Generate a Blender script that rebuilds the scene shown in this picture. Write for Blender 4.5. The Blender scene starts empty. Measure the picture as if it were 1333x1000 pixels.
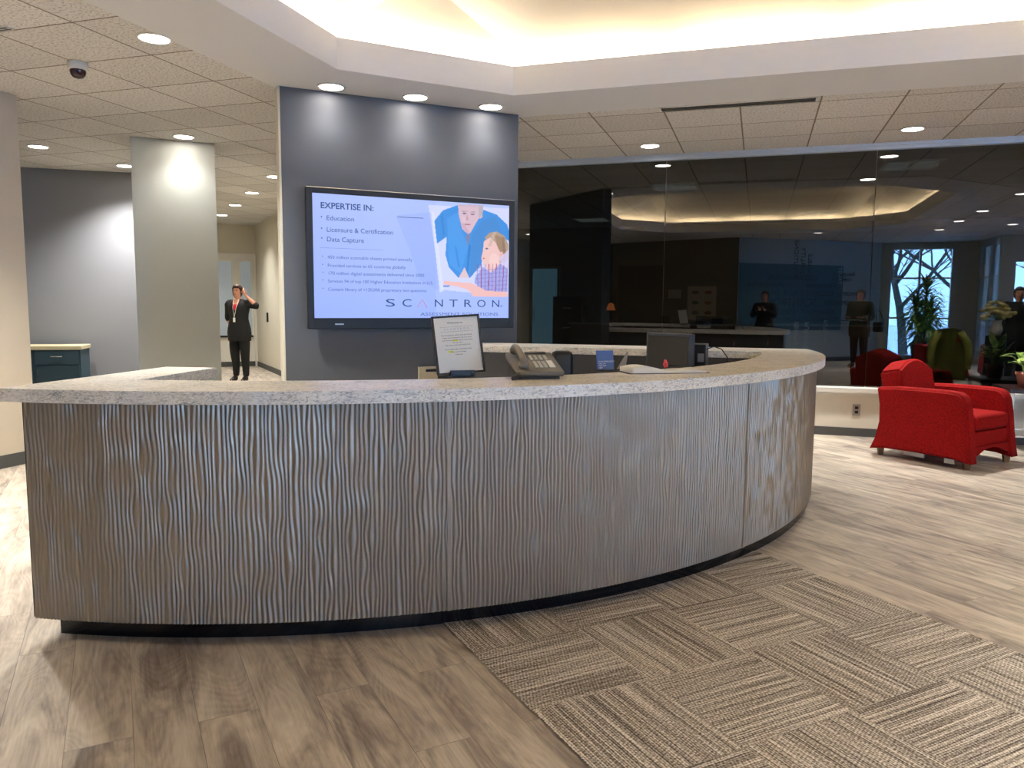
import bpy, bmesh, math, random
import numpy as np
from mathutils import Vector, Matrix
random.seed(7); np.random.seed(7)
sc = bpy.context.scene
COL = sc.collection
R = math.radians
H = 1.284          # camera height
CZ = 2.88          # ceiling height
# ---------------------------------------------------------------- helpers
def lin(c):
    if isinstance(c, str):
        c = c.lstrip('#'); c = [int(c[i:i+2], 16)/255 for i in (0, 2, 4)]
        return tuple(x/12.92 if x <= .04045 else ((x+.055)/1.055)**2.4 for x in c)
    return tuple(c)
class NT:
    def __init__(s, m): s.t = m.node_tree; s.n = s.t.nodes; s.l = s.t.links; s.b = s.n.get('Principled BSDF')
    def add(s, k, **kw):
        n = s.n.new(k)
        for a, v in kw.items():
            if a.startswith('i_'):
                key = a[2:].replace('_', ' ')
                n.inputs[int(key) if key.isdigit() else key].default_value = v
            else: setattr(n, a, v)
        return n
    def link(s, a, b): s.l.new(a, b)
    def math(s, op, a, b=None, c=None):
        n = s.n.new('ShaderNodeMath'); n.operation = op
        for i, v in enumerate((a, b, c)):
            if v is None: continue
            if isinstance(v, (int, float)): n.inputs[i].default_value = v
            else: s.l.new(v, n.inputs[i])
        return n.outputs[0]
    def ramp(s, fac, stops):
        n = s.n.new('ShaderNodeValToRGB'); e = n.color_ramp.elements
        while len(e) < len(stops): e.new(.5)
        for i, (p, c) in enumerate(stops): e[i].position = p; e[i].color = (*lin(c), 1)
        s.l.new(fac, n.inputs[0]); return n.outputs[0]
    def mix(s, fac, a, b, mode='MIX'):
        n = s.n.new('ShaderNodeMix'); n.data_type = 'RGBA'; n.blend_type = mode
        for i, v in ((0, fac), (6, a), (7, b)):
            if isinstance(v, (int, float)): n.inputs[i].default_value = v
            elif isinstance(v, tuple): n.inputs[i].default_value = (*v, 1)
            else: s.l.new(v, n.inputs[i])
        return n.outputs[2]
    def bump(s, h, strength=.3, dist=.01):
        n = s.n.new('ShaderNodeBump'); n.inputs['Strength'].default_value = strength; n.inputs['Distance'].default_value = dist
        s.l.new(h, n.inputs['Height']); s.l.new(n.outputs[0], s.b.inputs['Normal']); return n
def mat(name, col, rough=.6, metal=0, vary=.06, scale=6, bump=0, spec=.5, emit=None, es=0, coat=0):
    m = bpy.data.materials.new(name); m.use_nodes = True; t = NT(m); c = lin(col)
    t.b.inputs['Roughness'].default_value = rough; t.b.inputs['Metallic'].default_value = metal
    t.b.inputs['Specular IOR Level'].default_value = spec; t.b.inputs['Coat Weight'].default_value = coat
    tc = t.add('ShaderNodeTexCoord'); n = t.add('ShaderNodeTexNoise', i_Scale=float(scale), i_Detail=3.0)
    t.link(tc.outputs['Object'], n.inputs['Vector'])
    a = tuple(x*(1-vary) for x in c); b = tuple(min(1, x*(1+vary)) for x in c)
    t.link(t.mix(n.outputs[0], a, b), t.b.inputs['Base Color'])
    if bump: 
        n2 = t.add('ShaderNodeTexNoise', i_Scale=float(scale*12), i_Detail=3.0); t.link(tc.outputs['Object'], n2.inputs['Vector'])
        t.bump(n2.outputs[0], bump, .004)
    if emit is not None:
        t.b.inputs['Emission Color'].default_value = (*lin(emit), 1); t.b.inputs['Emission Strength'].default_value = es
    return m
def tag(o, label=None, cat=None, group=None, kind=None):
    if label: o['label'] = label
    if cat: o['category'] = cat
    if group: o['group'] = group
    if kind: o['kind'] = kind
    return o
def empty(name, loc=(0, 0, 0), rz=0, label=None, cat=None, group=None):
    o = bpy.data.objects.new(name, None); COL.objects.link(o); o.location = loc; o.rotation_euler = (0, 0, rz)
    o.empty_display_size = .1; return tag(o, label, cat, group)
def link(name, me, m=None, parent=None, smooth=False, loc=None, rz=0):
    if isinstance(me, bmesh.types.BMesh):
        b = me; b.normal_update(); me = bpy.data.meshes.new(name); b.to_mesh(me); b.free()
    for x in (m if isinstance(m, (list, tuple)) else [m]):
        if x: me.materials.append(x)
    if smooth:
        me.polygons.foreach_set('use_smooth', [True]*len(me.polygons))
    o = bpy.data.objects.new(name, me); COL.objects.link(o)
    if parent: o.parent = parent
    if loc: o.location = loc
    if rz: o.rotation_euler = (0, 0, rz)
    return o
def B(): return bmesh.new()
def bx(b, x0, x1, y0, y1, z0, z1, M=None, bev=0):
    v = [b.verts.new((x, y, z)) for x in (x0, x1) for y in (y0, y1) for z in (z0, z1)]
    fs = [b.faces.new([v[i] for i in q]) for q in ((0, 1, 3, 2), (4, 6, 7, 5), (0, 4, 5, 1), (2, 3, 7, 6), (0, 2, 6, 4), (1, 5, 7, 3))]
    if bev:
        es = list({e for f in fs for e in f.edges})
        r = bmesh.ops.bevel(b, geom=es, offset=bev, segments=2, affect='EDGES', profile=.5)
        vv = list({w for f in r['faces'] for w in f.verts} | {w for w in v if w.is_valid})
    else: vv = v
    if M: bmesh.ops.transform(b, matrix=M, verts=vv)
    return b
def prism(b, poly, z0, z1, M=None):
    lo = [b.verts.new((x, y, z0)) for x, y in poly]; hi = [b.verts.new((x, y, z1)) for x, y in poly]; n = len(poly)
    a = sum(poly[i][0]*poly[(i+1) % n][1]-poly[(i+1) % n][0]*poly[i][1] for i in range(n))
    if a < 0: lo.reverse(); hi.reverse()
    b.faces.new(list(reversed(lo))); b.faces.new(hi)
    for i in range(n):
        j = (i+1) % n; b.faces.new((lo[i], lo[j], hi[j], hi[i]))
    if M: bmesh.ops.transform(b, matrix=M, verts=lo+hi)
    return b
def tube(b, pts, r, n=8, cap=True):
    pts = [Vector(p) for p in pts]; rr = r if isinstance(r, (list, tuple)) else [r]*len(pts); rings = []
    up = Vector((0, 0, 1)); last = None
    for i, p in enumerate(pts):
        d = (pts[min(i+1, len(pts)-1)]-pts[max(i-1, 0)])
        d = d.normalized() if d.length > 1e-9 else up
        if last is None: a = d.cross(up if abs(d.z) < .95 else Vector((1, 0, 0))).normalized()
        else: a = (last-d*last.dot(d)).normalized()
        last = a; c = d.cross(a)
        rings.append([b.verts.new(p+(a*math.cos(2*math.pi*k/n)+c*math.sin(2*math.pi*k/n))*rr[i]) for k in range(n)])
    for A, Bq in zip(rings, rings[1:]):
        for k in range(n): b.faces.new((A[k], A[(k+1) % n], Bq[(k+1) % n], Bq[k]))
    if cap: b.faces.new(list(reversed(rings[0]))); b.faces.new(rings[-1])
    return b
def lathe(b, prof, n=24, M=None, cx=0, cy=0):
    rings = []
    for r, z in prof:
        rings.append([b.verts.new((cx+r*math.cos(2*math.pi*k/n), cy+r*math.sin(2*math.pi*k/n), z)) for k in range(n)])
    for A, Bq in zip(rings, rings[1:]):
        for k in range(n): b.faces.new((A[k], A[(k+1) % n], Bq[(k+1) % n], Bq[k]))
    if prof[0][0] > 1e-6: b.faces.new(list(reversed(rings[0])))
    if prof[-1][0] > 1e-6: b.faces.new(rings[-1])
    bmesh.ops.remove_doubles(b, verts=[v for q in (rings[0], rings[-1]) for v in q], dist=1e-6)
    if M: bmesh.ops.transform(b, matrix=M, verts=list(b.verts))
    return b
def soften(root):      # even shading over bevelled upholstery
    for o in root.children:
        if o.type == 'MESH' and o.data.polygons[0].use_smooth: m = o.modifiers.new('weighted', 'WEIGHTED_NORMAL'); m.weight = 80
def uvset(o, fn):
    me = o.data; uv = me.uv_layers.new(name='UVMap')
    for l in me.loops:
        p = me.vertices[l.vertex_index].co; uv.data[l.index].uv = fn(p)
def frame(o, r, n):   # matrix: x=right on the wall, y=up, z=towards viewer
    r = Vector((*r, 0)).normalized(); n = Vector((*n, 0)).normalized(); u = Vector((0, 0, 1))
    return Matrix(((r.x, u.x, n.x, o[0]), (r.y, u.y, n.y, o[1]), (r.z, u.z, n.z, o[2]), (0, 0, 0, 1)))
def text(name, s, size, m, parent, M, align='LEFT', ext=.0004, space=1.0, bold=0, sx=1.0, kind=None):
    cu = bpy.data.curves.new(name, 'FONT'); cu.body = s; cu.size = size; cu.align_x = align; cu.align_y = 'CENTER'
    cu.extrude = ext; cu.space_character = space; cu.offset = bold; cu.resolution_u = 3
    t = bpy.data.objects.new(name, cu); COL.objects.link(t)
    me = bpy.data.meshes.new_from_object(t.evaluated_get(bpy.context.evaluated_depsgraph_get()))
    bpy.data.objects.remove(t); bpy.data.curves.remove(cu)
    me.transform(M @ Matrix.Diagonal((sx, 1, 1, 1))); me.materials.clear()
    return link(name, me, m, parent)
def joined(name, parts, m, parent=None):   # merge several temp meshes objects into one mesh
    b = B()
    for o in parts: b.from_mesh(o.data); bpy.data.objects.remove(o)
    return link(name, b, m, parent)
def dup(root, loc, rz, label=None, group=None):
    r = root.copy(); COL.objects.link(r); r.location = loc; r.rotation_euler = (0, 0, rz)
    if label: r['label'] = label
    if group: r['group'] = group
    for ch in list(root.children):
        c = ch.copy(); COL.objects.link(c); c.parent = r
        for g in ch.children:
            d = g.copy(); COL.objects.link(d); d.parent = c
    return r
def struct(name, b, m, parent=None, smooth=False):
    o = link(name, b, m, parent, smooth)
    if parent is None: o['kind'] = 'structure'
    return o
UA = (.9527, -.304); VA = (.304, .9527)       # ceiling / glass-wall grid
def uv(u, v): return (u*UA[0]+v*VA[0], u*UA[1]+v*VA[1])
PD = (-.459, .889); PN = (.889, .459)         # plank direction / across
def wallbox(b, p, q, t, z0, z1, side=1):
    p = Vector(p); q = Vector(q); d = (q-p).normalized(); n = Vector((-d.y, d.x))*t*side
    return prism(b, [tuple(p), tuple(q), tuple(q+n), tuple(p+n)], z0, z1)
# ---------------------------------------------------------------- materials
cream = mat('painted_wall_cream', '#d9d3c4', .75, vary=.02, scale=2, bump=.05)
greige = mat('painted_wall_greige', '#c9c3b2', .75, vary=.02, scale=2, bump=.05)
paleblue = mat('painted_column_pale', '#ccd0c9', .6, vary=.02, scale=2, bump=.03)
slate = mat('painted_wall_slate_blue', '#53575e', .55, vary=.03, scale=3, bump=.05)
greywall = mat('painted_wall_grey', '#828388', .65, vary=.03, scale=3, bump=.05)
gypsum = mat('gypsum_white', '#d9d9d9', .8, vary=.015, scale=2)
vaultm = mat('vault_paint', '#e6dcc6', .85, vary=.015, scale=2)
basem = mat('baseboard_rubber', '#4a4b4a', .6)
whitetrim = mat('white_trim', '#dcd9cf', .5, vary=.02)
bluegrey = mat('aluminium_trim', '#c3cbd1', .4, .3, vary=.02)
darkoff = mat('office_wall_taupe', '#6d6657', .8)
chrome = mat('chrome', '#d0d0d0', .15, 1, vary=.02)
blackpl = mat('black_plastic', '#16181b', .35, vary=.1)
darkmetal = mat('dark_metal', '#2a2c2f', .4, .6)
whiteem = mat('lamp_glow', '#ffffff', .5, emit='#fff4ea', es=14)
paper = mat('white_paper', '#e9e5dc', .7, vary=.02)
ink = mat('dark_ink', '#3a3e46', .7)

def m_floor():
    m = bpy.data.materials.new('vinyl_plank_floor'); m.use_nodes = True; t = NT(m)
    uvn = t.add('ShaderNodeUVMap')
    br = t.add('ShaderNodeTexBrick', offset=.37, offset_frequency=2, i_Scale=1.0, i_Mortar_Size=.0012, i_Brick_Width=1.22, i_Row_Height=.18, i_Bias=0.0)
    br.inputs['Color1'].default_value = (0, 0, 0, 1); br.inputs['Color2'].default_value = (1, 1, 1, 1); br.inputs['Mortar'].default_value = (.5, .5, .5, 1)
    t.link(uvn.outputs[0], br.inputs['Vector'])
    sep = t.add('ShaderNodeSeparateXYZ'); t.link(uvn.outputs[0], sep.inputs[0])
    plank = t.math('MULTIPLY', t.add('ShaderNodeSeparateColor').outputs[0], 1.0)
    sc_ = plank.node.inputs[0].links[0].from_node; t.link(br.outputs['Color'], sc_.inputs[0])
    comb = t.add('ShaderNodeCombineXYZ')
    t.link(t.math('MULTIPLY', sep.outputs[0], 1.0), comb.inputs[0]); t.link(t.math('MULTIPLY', sep.outputs[1], 5.5), comb.inputs[1]); t.link(t.math('MULTIPLY', plank, 7.0), comb.inputs[2])
    n1 = t.add('ShaderNodeTexNoise', i_Scale=1.5, i_Detail=5.0, i_Roughness=.62, i_Distortion=1.3); t.link(comb.outputs[0], n1.inputs['Vector'])
    # contour rings of the grain
    comb2 = t.add('ShaderNodeCombineXYZ')
    t.link(t.math('MULTIPLY', sep.outputs[0], 1.0), comb2.inputs[0]); t.link(t.math('MULTIPLY', sep.outputs[1], 4.0), comb2.inputs[1]); t.link(t.math('MULTIPLY', plank, 13.0), comb2.inputs[2])
    n2 = t.add('ShaderNodeTexNoise', i_Scale=1.1, i_Detail=1.0, i_Roughness=.4, i_Distortion=.5); t.link(comb2.outputs[0], n2.inputs['Vector'])
    rings = t.math('SINE', t.math('MULTIPLY', n2.outputs[0], 150.0))
    comb3 = t.add('ShaderNodeCombineXYZ'); t.link(t.math('MULTIPLY', sep.outputs[0], 3.0), comb3.inputs[0]); t.link(t.math('MULTIPLY', sep.outputs[1], 60.0), comb3.inputs[1]); t.link(plank, comb3.inputs[2])
    n3 = t.add('ShaderNodeTexNoise', i_Scale=2.0, i_Detail=3.0, i_Roughness=.6); t.link(comb3.outputs[0], n3.inputs['Vector'])
    n4 = t.add('ShaderNodeTexNoise', i_Scale=2.2, i_Detail=4.0, i_Roughness=.6); t.link(uvn.outputs[0], n4.inputs['Vector'])
    f = t.math('ADD', t.math('MULTIPLY', n1.outputs[0], .62), t.math('MULTIPLY', n3.outputs[0], .16))
    f = t.math('ADD', f, t.math('MULTIPLY', n4.outputs[0], .22))
    f = t.math('ADD', f, t.math('MULTIPLY', t.math('MULTIPLY', rings, n4.outputs[0]), .028))
    f = t.math('ADD', f, t.math('MULTIPLY', t.math('SUBTRACT', plank, .5), .06))
    col = t.ramp(f, [(.30, '#645a50'), (.41, '#90847a'), (.49, '#b0a495'), (.56, '#c6baa9'), (.68, '#ddd2c1')])
    col = t.mix(t.math('MULTIPLY', br.outputs['Fac'], .5), col, lin('#54483d'))
    t.link(col, t.b.inputs['Base Color']); t.b.inputs['Roughness'].default_value = .42; t.b.inputs['Specular IOR Level'].default_value = .35
    t.bump(t.math('ADD', f, t.math('MULTIPLY', br.outputs['Fac'], -.4)), .12, .003); return m
def m_ceiling():
    m = bpy.data.materials.new('acoustic_tile_ceiling'); m.use_nodes = True; t = NT(m); uvn = t.add('ShaderNodeUVMap')
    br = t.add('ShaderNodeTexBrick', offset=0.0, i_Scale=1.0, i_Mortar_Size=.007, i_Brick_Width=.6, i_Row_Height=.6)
    br.inputs['Color1'].default_value = (*lin('#dfdcd7'), 1); br.inputs['Color2'].default_value = (*lin('#cfccc7'), 1); br.inputs['Mortar'].default_value = (*lin('#8d8478'), 1)  # darker joint colour paints in the shadow of the tile reveals
    t.link(uvn.outputs[0], br.inputs['Vector'])
    n = t.add('ShaderNodeTexNoise', i_Scale=60.0, i_Detail=3.0, i_Roughness=.6); t.link(uvn.outputs[0], n.inputs['Vector'])
    f = t.ramp(n.outputs[0], [(.36, '#8b8780'), (.5, '#ffffff')])
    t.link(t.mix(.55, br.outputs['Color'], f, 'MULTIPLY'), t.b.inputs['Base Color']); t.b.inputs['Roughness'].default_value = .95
    t.b.inputs['Specular IOR Level'].default_value = .1
    t.bump(t.math('SUBTRACT', n.outputs[0], t.math('MULTIPLY', br.outputs['Fac'], 3.0)), .5, .006); return m
def m_carpet():
    m = bpy.data.materials.new('striped_carpet_tile'); m.use_nodes = True; t = NT(m); uvn = t.add('ShaderNodeUVMap')
    sep = t.add('ShaderNodeSeparateXYZ'); t.link(uvn.outputs[0], sep.inputs[0]); x, y = sep.outputs[0], sep.outputs[1]
    c1 = t.add('ShaderNodeCombineXYZ'); t.link(t.math('MULTIPLY', x, 1.2), c1.inputs[0]); t.link(t.math('MULTIPLY', y, 75.0), c1.inputs[1])
    n1 = t.add('ShaderNodeTexNoise', i_Scale=1.0, i_Detail=2.0, i_Roughness=.7); t.link(c1.outputs[0], n1.inputs['Vector'])
    c3 = t.add('ShaderNodeCombineXYZ'); t.link(t.math('MULTIPLY', x, .6), c3.inputs[0]); t.link(t.math('MULTIPLY', y, 30.0), c3.inputs[1])
    n4 = t.add('ShaderNodeTexNoise', i_Scale=1.0, i_Detail=1.0); t.link(c3.outputs[0], n4.inputs['Vector'])
    row = t.math('FLOOR', t.math('MULTIPLY', y, 110.0))
    lo = t.math('SINE', t.math('ADD', t.math('MULTIPLY', x, 520.0), t.math('MULTIPLY', row, 2.1)))
    rib = t.math('SINE', t.math('MULTIPLY', y, 690.0))
    c2 = t.add('ShaderNodeCombineXYZ'); t.link(t.math('MULTIPLY', x, 130.0), c2.inputs[0]); t.link(t.math('MULTIPLY', y, 110.0), c2.inputs[1])
    n2 = t.add('ShaderNodeTexNoise', i_Scale=1.0, i_Detail=1.0); t.link(c2.outputs[0], n2.inputs['Vector'])
    f = t.math('ADD', t.math('MULTIPLY', n1.outputs[0], .78), t.math('MULTIPLY', n2.outputs[0], .52))
    f = t.math('ADD', f, t.math('MULTIPLY', n4.outputs[0], .22)); f = t.math('SUBTRACT', f, .28)
    f = t.math('ADD', f, t.math('MULTIPLY', lo, .05)); f = t.math('ADD', f, t.math('MULTIPLY', rib, .06))
    col = t.ramp(f, [(.28, '#524a43'), (.42, '#877d72'), (.52, '#b2a89b'), (.66, '#e9e1d4')])
    t.link(col, t.b.inputs['Base Color']); t.b.inputs['Roughness'].default_value = .95; t.b.inputs['Specular IOR Level'].default_value = .1
    t.bump(f, .6, .006); return m
def m_quartz(): 
    m = bpy.data.materials.new('speckled_stone_top'); m.use_nodes = True; t = NT(m); tc = t.add('ShaderNodeTexCoord')
    mp = t.add('ShaderNodeMapping'); mp.inputs['Scale'].default_value = (1, 1, 2.2); t.link(tc.outputs['Object'], mp.inputs[0])
    n = t.add('ShaderNodeTexNoise', i_Scale=34.0, i_Detail=6.0, i_Roughness=.68, i_Distortion=2.2); t.link(mp.outputs[0], n.inputs['Vector'])
    n2 = t.add('ShaderNodeTexNoise', i_Scale=7.0, i_Detail=3.0); t.link(mp.outputs[0], n2.inputs['Vector'])
    f = t.math('ADD', t.math('MULTIPLY', n.outputs[0], .8), t.math('MULTIPLY', n2.outputs[0], .2))
    t.link(t.ramp(f, [(.34, '#8c8c8b'), (.42, '#bab7b1'), (.49, '#e6e0d3'), (.6, '#f8f2e7')]), t.b.inputs['Base Color'])
    t.b.inputs['Roughness'].default_value = .3; t.b.inputs['Specular IOR Level'].default_value = .4; return m
def m_glass(name, tint, refl, rough=0):
    m = bpy.data.materials.new(name); m.use_nodes = True; t = NT(m); t.n.remove(t.b)
    out = t.n.get('Material Output'); tr = t.add('ShaderNodeBsdfTransparent'); tr.inputs[0].default_value = (*tint, 1)
    gl = t.add('ShaderNodeBsdfGlossy'); gl.inputs['Roughness'].default_value = rough; gl.inputs[0].default_value = (1, 1, 1, 1)
    lw = t.add('ShaderNodeLayerWeight', i_Blend=.35); mx = t.add('ShaderNodeMixShader')
    f = t.math('ADD', t.math('MULTIPLY', lw.outputs['Fresnel'], .9), refl)
    t.link(f, mx.inputs[0]); t.link(tr.outputs[0], mx.inputs[1]); t.link(gl.outputs[0], mx.inputs[2]); t.link(mx.outputs[0], out.inputs[0]); return m
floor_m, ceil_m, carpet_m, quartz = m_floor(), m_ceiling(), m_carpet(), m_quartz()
glass_dark = m_glass('dark_glazing', (.45, .46, .44), .04)
glass_clear = m_glass('window_glazing', (.95, .97, 1), .01)
def m_fabric(name, col, col2):
    m = bpy.data.materials.new(name); m.use_nodes = True; t = NT(m); tc = t.add('ShaderNodeTexCoord')
    v = t.add('ShaderNodeTexVoronoi', i_Scale=110.0); t.link(tc.outputs['Object'], v.inputs['Vector'])
    n = t.add('ShaderNodeTexNoise', i_Scale=5.0); t.link(tc.outputs['Object'], n.inputs['Vector'])
    f = t.math('ADD', v.outputs['Distance'], t.math('MULTIPLY', n.outputs[0], .2))
    t.link(t.ramp(f, [(.2, col2), (.75, col)]), t.b.inputs['Base Color']); t.b.inputs['Roughness'].default_value = .85
    t.b.inputs['Specular IOR Level'].default_value = .2; t.bump(v.outputs['Distance'], .4, .003); return m
red = m_fabric('red_woven_fabric', '#9c0c0a', '#640604')
panelm = bpy.data.materials.new('champagne_metal_laminate'); panelm.use_nodes = True
t = NT(panelm); t.b.inputs['Base Color'].default_value = (*lin('#a1988c'), 1); t.b.inputs['Metallic'].default_value = .8
tc = t.add('ShaderNodeTexCoord'); nz = t.add('ShaderNodeTexNoise', i_Scale=40.0); t.link(tc.outputs['Object'], nz.inputs['Vector'])
t.link(t.math('ADD', t.math('MULTIPLY', nz.outputs[0], .06), .30), t.b.inputs['Roughness'])
tg = t.add('ShaderNodeTangent', direction_type='RADIAL', axis='Z'); t.link(tg.outputs[0], t.b.inputs['Tangent']); t.b.inputs['Anisotropic'].default_value = .82; t.b.inputs['Anisotropic Rotation'].default_value = .25
# ---------------------------------------------------------------- camera
P, RO = R(5.82), .007
fw = Vector((0, math.cos(P), -math.sin(P))); up = Vector((0, math.sin(P), math.cos(P))); rt = Vector((1, 0, 0))
rt2 = rt*math.cos(RO)+up*math.sin(RO); up2 = -rt*math.sin(RO)+up*math.cos(RO)
cam = bpy.data.cameras.new('camera'); cam.lens = 27.007; cam.sensor_width = 36; cam.clip_start = .01; cam.clip_end = 200
co = bpy.data.objects.new('camera', cam); COL.objects.link(co); sc.camera = co
co.matrix_world = Matrix(((rt2.x, up2.x, -fw.x, 0), (rt2.y, up2.y, -fw.y, 0), (rt2.z, up2.z, -fw.z, H), (0, 0, 0, 1)))
# ---------------------------------------------------------------- room shell
b = B(); prism(b, [(-9, -7.2), (10.5, -7.2), (12.5, 19.5), (-9, 19.5)], -.12, 0)
fl = struct('floor', b, floor_m); uvset(fl, lambda p: (p.x*PD[0]+p.y*PD[1], p.x*PN[0]+p.y*PN[1]))
# tray ceiling polygons in the u,v grid
def octa(u0, u1, v0, v1, c): return [(u0, v0+c), (u0, v1-c), (u0+c, v1), (u1-c, v1), (u1, v1-c), (u1, v0+c), (u1-c, v0), (u0+c, v0)]
INN = octa(-2.78, 2.55, -.1, 5.72, .95); OUT = octa(-3.45, 3.21, -.77, 6.38, 1.34)
def ring(b, A, za, Bp, zb):
    n = len(A); va = [b.verts.new((*uv(*p), za)) for p in A]; vb = [b.verts.new((*uv(*p), zb)) for p in Bp]
    for i in range(n): j = (i+1) % n; b.faces.new((va[i], va[j], vb[j], vb[i]))
b = B()   # tiled ceiling with an opening for the tray
big8 = [(-12, -5.4), (-12, 21), (-6, 21), (6, 21), (12, 21), (12, -5.4), (6, -5.4), (-6, -5.4)]
ring(b, big8, CZ, OUT, CZ); ring(b, big8, CZ+.15, OUT, CZ+.15); ring(b, OUT, CZ, OUT, CZ+.15)
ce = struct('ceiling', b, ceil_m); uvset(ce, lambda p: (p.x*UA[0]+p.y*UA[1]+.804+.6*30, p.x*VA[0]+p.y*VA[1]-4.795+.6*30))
b = B(); ring(b, OUT, CZ-.012, INN, CZ-.012); ring(b, OUT, CZ-.012, OUT, CZ+.02)
FZ = 3.08; IN2 = octa(-2.81, 2.58, -.13, 5.75, .962); TR = octa(-2.98, 2.75, -.3, 5.92, 1.033)
ring(b, INN, CZ-.012, INN, FZ); ring(b, INN, FZ, IN2, FZ); ring(b, IN2, FZ, IN2, 2.93); ring(b, IN2, 2.93, TR, 2.93); ring(b, TR, 2.93, TR, 3.11)
struct('trim_1', b, gypsum)
TOPR = [(-2.25, .6), (-2.25, 5.02), (-2.25, 5.02), (2.02, 5.02), (2.02, 5.02), (2.02, .6), (2.02, .6), (-2.25, .6)]
TR2 = list(TR); TR2[2] = (-1.75, 5.92)
b = B(); va = [b.verts.new((*uv(*p), 3.11)) for p in TR2]
tq = {k: b.verts.new((*uv(*k), 3.5)) for k in {p for p in TOPR}}
for i in range(8):
    j = (i+1) % 8; f = [va[i], va[j], tq[TOPR[j]]] + ([tq[TOPR[i]]] if TOPR[i] != TOPR[j] else [])
    b.faces.new(f)
ap = b.verts.new((*uv(-.1, 2.83), 4.0)); tc4 = [tq[(-2.25, .6)], tq[(-2.25, 5.02)], tq[(2.02, 5.02)], tq[(2.02, .6)]]
for i in range(4): b.faces.new((tc4[i], tc4[(i+1) % 4], ap))
struct('trim_2', b, vaultm)
# cove light strips hidden in the trough (real lamps)
covem = mat('cove_lamp', '#ffffff', .5, emit='#ffe9cb', es=27)
def cove(p, q, n):
    p = Vector(uv(*p)); q = Vector(uv(*q)); L = (q-p).length/n
    for k in range(n):
        a = p+(q-p)*((k+.07)/n); c = p+(q-p)*((k+.93)/n)
        t_ = empty('cove_light', (a.x, a.y, 2.93), 0, 'warm linear cove lamp behind the tray ceiling lip', 'light', 'cove lamps in the ceiling tray')
        d = c-a; bb = B(); tube(bb, [(0, 0, .1), (d.x, d.y, .1)], .016, 8); link('lamp_tube', bb, covem, t_)
        bb = B(); prism(bb, [(-.0, 0), (d.x, d.y), (d.x-d.y*.03/d.length, d.y+d.x*.03/d.length), (-d.y*.03/d.length, d.x*.03/d.length)], 0, .08); link('fixture_body', bb, whitetrim, t_)
CV = octa(-2.89, 2.66, -.21, 5.83, .995)
for i, n in zip(range(8), (3, 1, 3, 1, 3, 1, 3, 1)): cove(CV[i], CV[(i+1) % 8], n)
# --- walls
GV = 8.45
TVA, TVB = (-1.71, 5.79), (.038, 6.60)
b = B(); wallbox(b, TVA, TVB, .02, 0, CZ-.013); struct('wall_screen', b, slate)
tn = Vector((-(TVB[1]-TVA[1]), TVB[0]-TVA[0])).normalized()
b = B(); prism(b, [(TVA[0]+tn.x*.02, TVA[1]+tn.y*.02), (TVB[0]+tn.x*.02, TVB[1]+tn.y*.02), (TVB[0]+tn.x*.14, TVB[1]+tn.y*.14), (TVA[0]+tn.x*.14, TVA[1]+tn.y*.14)], 0, CZ-.013)
struct('wall_screen_back', b, slate)
b = B(); prism(b, [(TVA[0]+tn.x*.02-.0005, TVA[1]+tn.y*.02), (TVA[0]+tn.x*.14-.0005, TVA[1]+tn.y*.14), (TVA[0]+tn.x*.14-.014, TVA[1]+tn.y*.14-.006), (TVA[0]+tn.x*.02-.014, TVA[1]+tn.y*.02-.006)], 0, CZ-.013)
prism(b, [(TVA[0]-.014, TVA[1]-.006), (TVA[0]-.0005, TVA[1]), (TVA[0]+tn.x*.02-.0005, TVA[1]+tn.y*.02), (TVA[0]+tn.x*.02-.014, TVA[1]+tn.y*.02-.006)], 0, CZ-.013)
struct('trim_5', b, greige)
# glass wall: low wall, sill, head trim, panes
def gw(u0, u1, v0, v1, z0, z1, b): return prism(b, [uv(u0, v0), uv(u1, v0), uv(u1, v1), uv(u0, v1)], z0, z1)
U0, U1 = -4.74, 8.0
b = B(); gw(U0, U1, 8.335, 8.5, 0, .445, b); struct('wall_front', b, cream)
b = B(); gw(U0, U1, 8.29, 8.52, .445, .488, b); gw(U0, U1, 8.31, 8.335, .415, .445, b); struct('trim_3', b, whitetrim)
b = B(); gw(U0, U1, 8.323, 8.335, 0, .085, b); struct('baseboard_front', b, basem)
b = B(); gw(U0, U1, 8.38, 8.52, CZ-.058, CZ-.002, b); gw(U0, U1, 8.36, 8.38, CZ-.03, CZ-.002, b); struct('trim_4', b, bluegrey)
joints = [-4.74, -2.9, -.99, 1.05, 3.1, 5.1, 8.0]
for i in range(len(joints)-1):
    b = B(); gw(joints[i]+.003, joints[i+1]-.003, GV-.005, GV+.005, .488, CZ-.058, b)
    struct('window_%d' % (i+1), b, glass_dark)
# corridor + side rooms
CR0 = (-5.29, 15.95); CR1 = (-1.96, 9.5)
b = B(); wallbox(b, CR1, CR0, .12, 0, CZ-.001, -1); struct('wall_corridor_right', b, greige)
b = B(); wallbox(b, CR1, CR0, .012, 0, .1, 1); struct('baseboard_corridor', b, basem)
CL0 = (-4.25, 9.82); CL1 = (-7.25, 15.6)
b = B(); wallbox(b, CL0, (-7.3, 15.73), .12, 0, CZ-.001, 1); struct('wall_corridor_left', b, greige)
def ce_(t): return (CR0[0]-PN[0]*t, CR0[1]-PN[1]*t)      # along the corridor end, t metres left of right wall
b = B(); wallbox(b, ce_(-.1), ce_(2.2), .12, 2.30, CZ-.001, -1); wallbox(b, ce_(2.02), ce_(2.2), .12, 0, 2.3, -1); struct('wall_corridor_end', b, greige)
door = empty('door_1', (*ce_(0), 0)); door['kind'] = 'structure'
DM = Matrix(((-PN[0], PD[0], 0, 0), (-PN[1], PD[1], 0, 0), (0, 0, 1, 0), (0, 0, 0, 1)))
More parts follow.
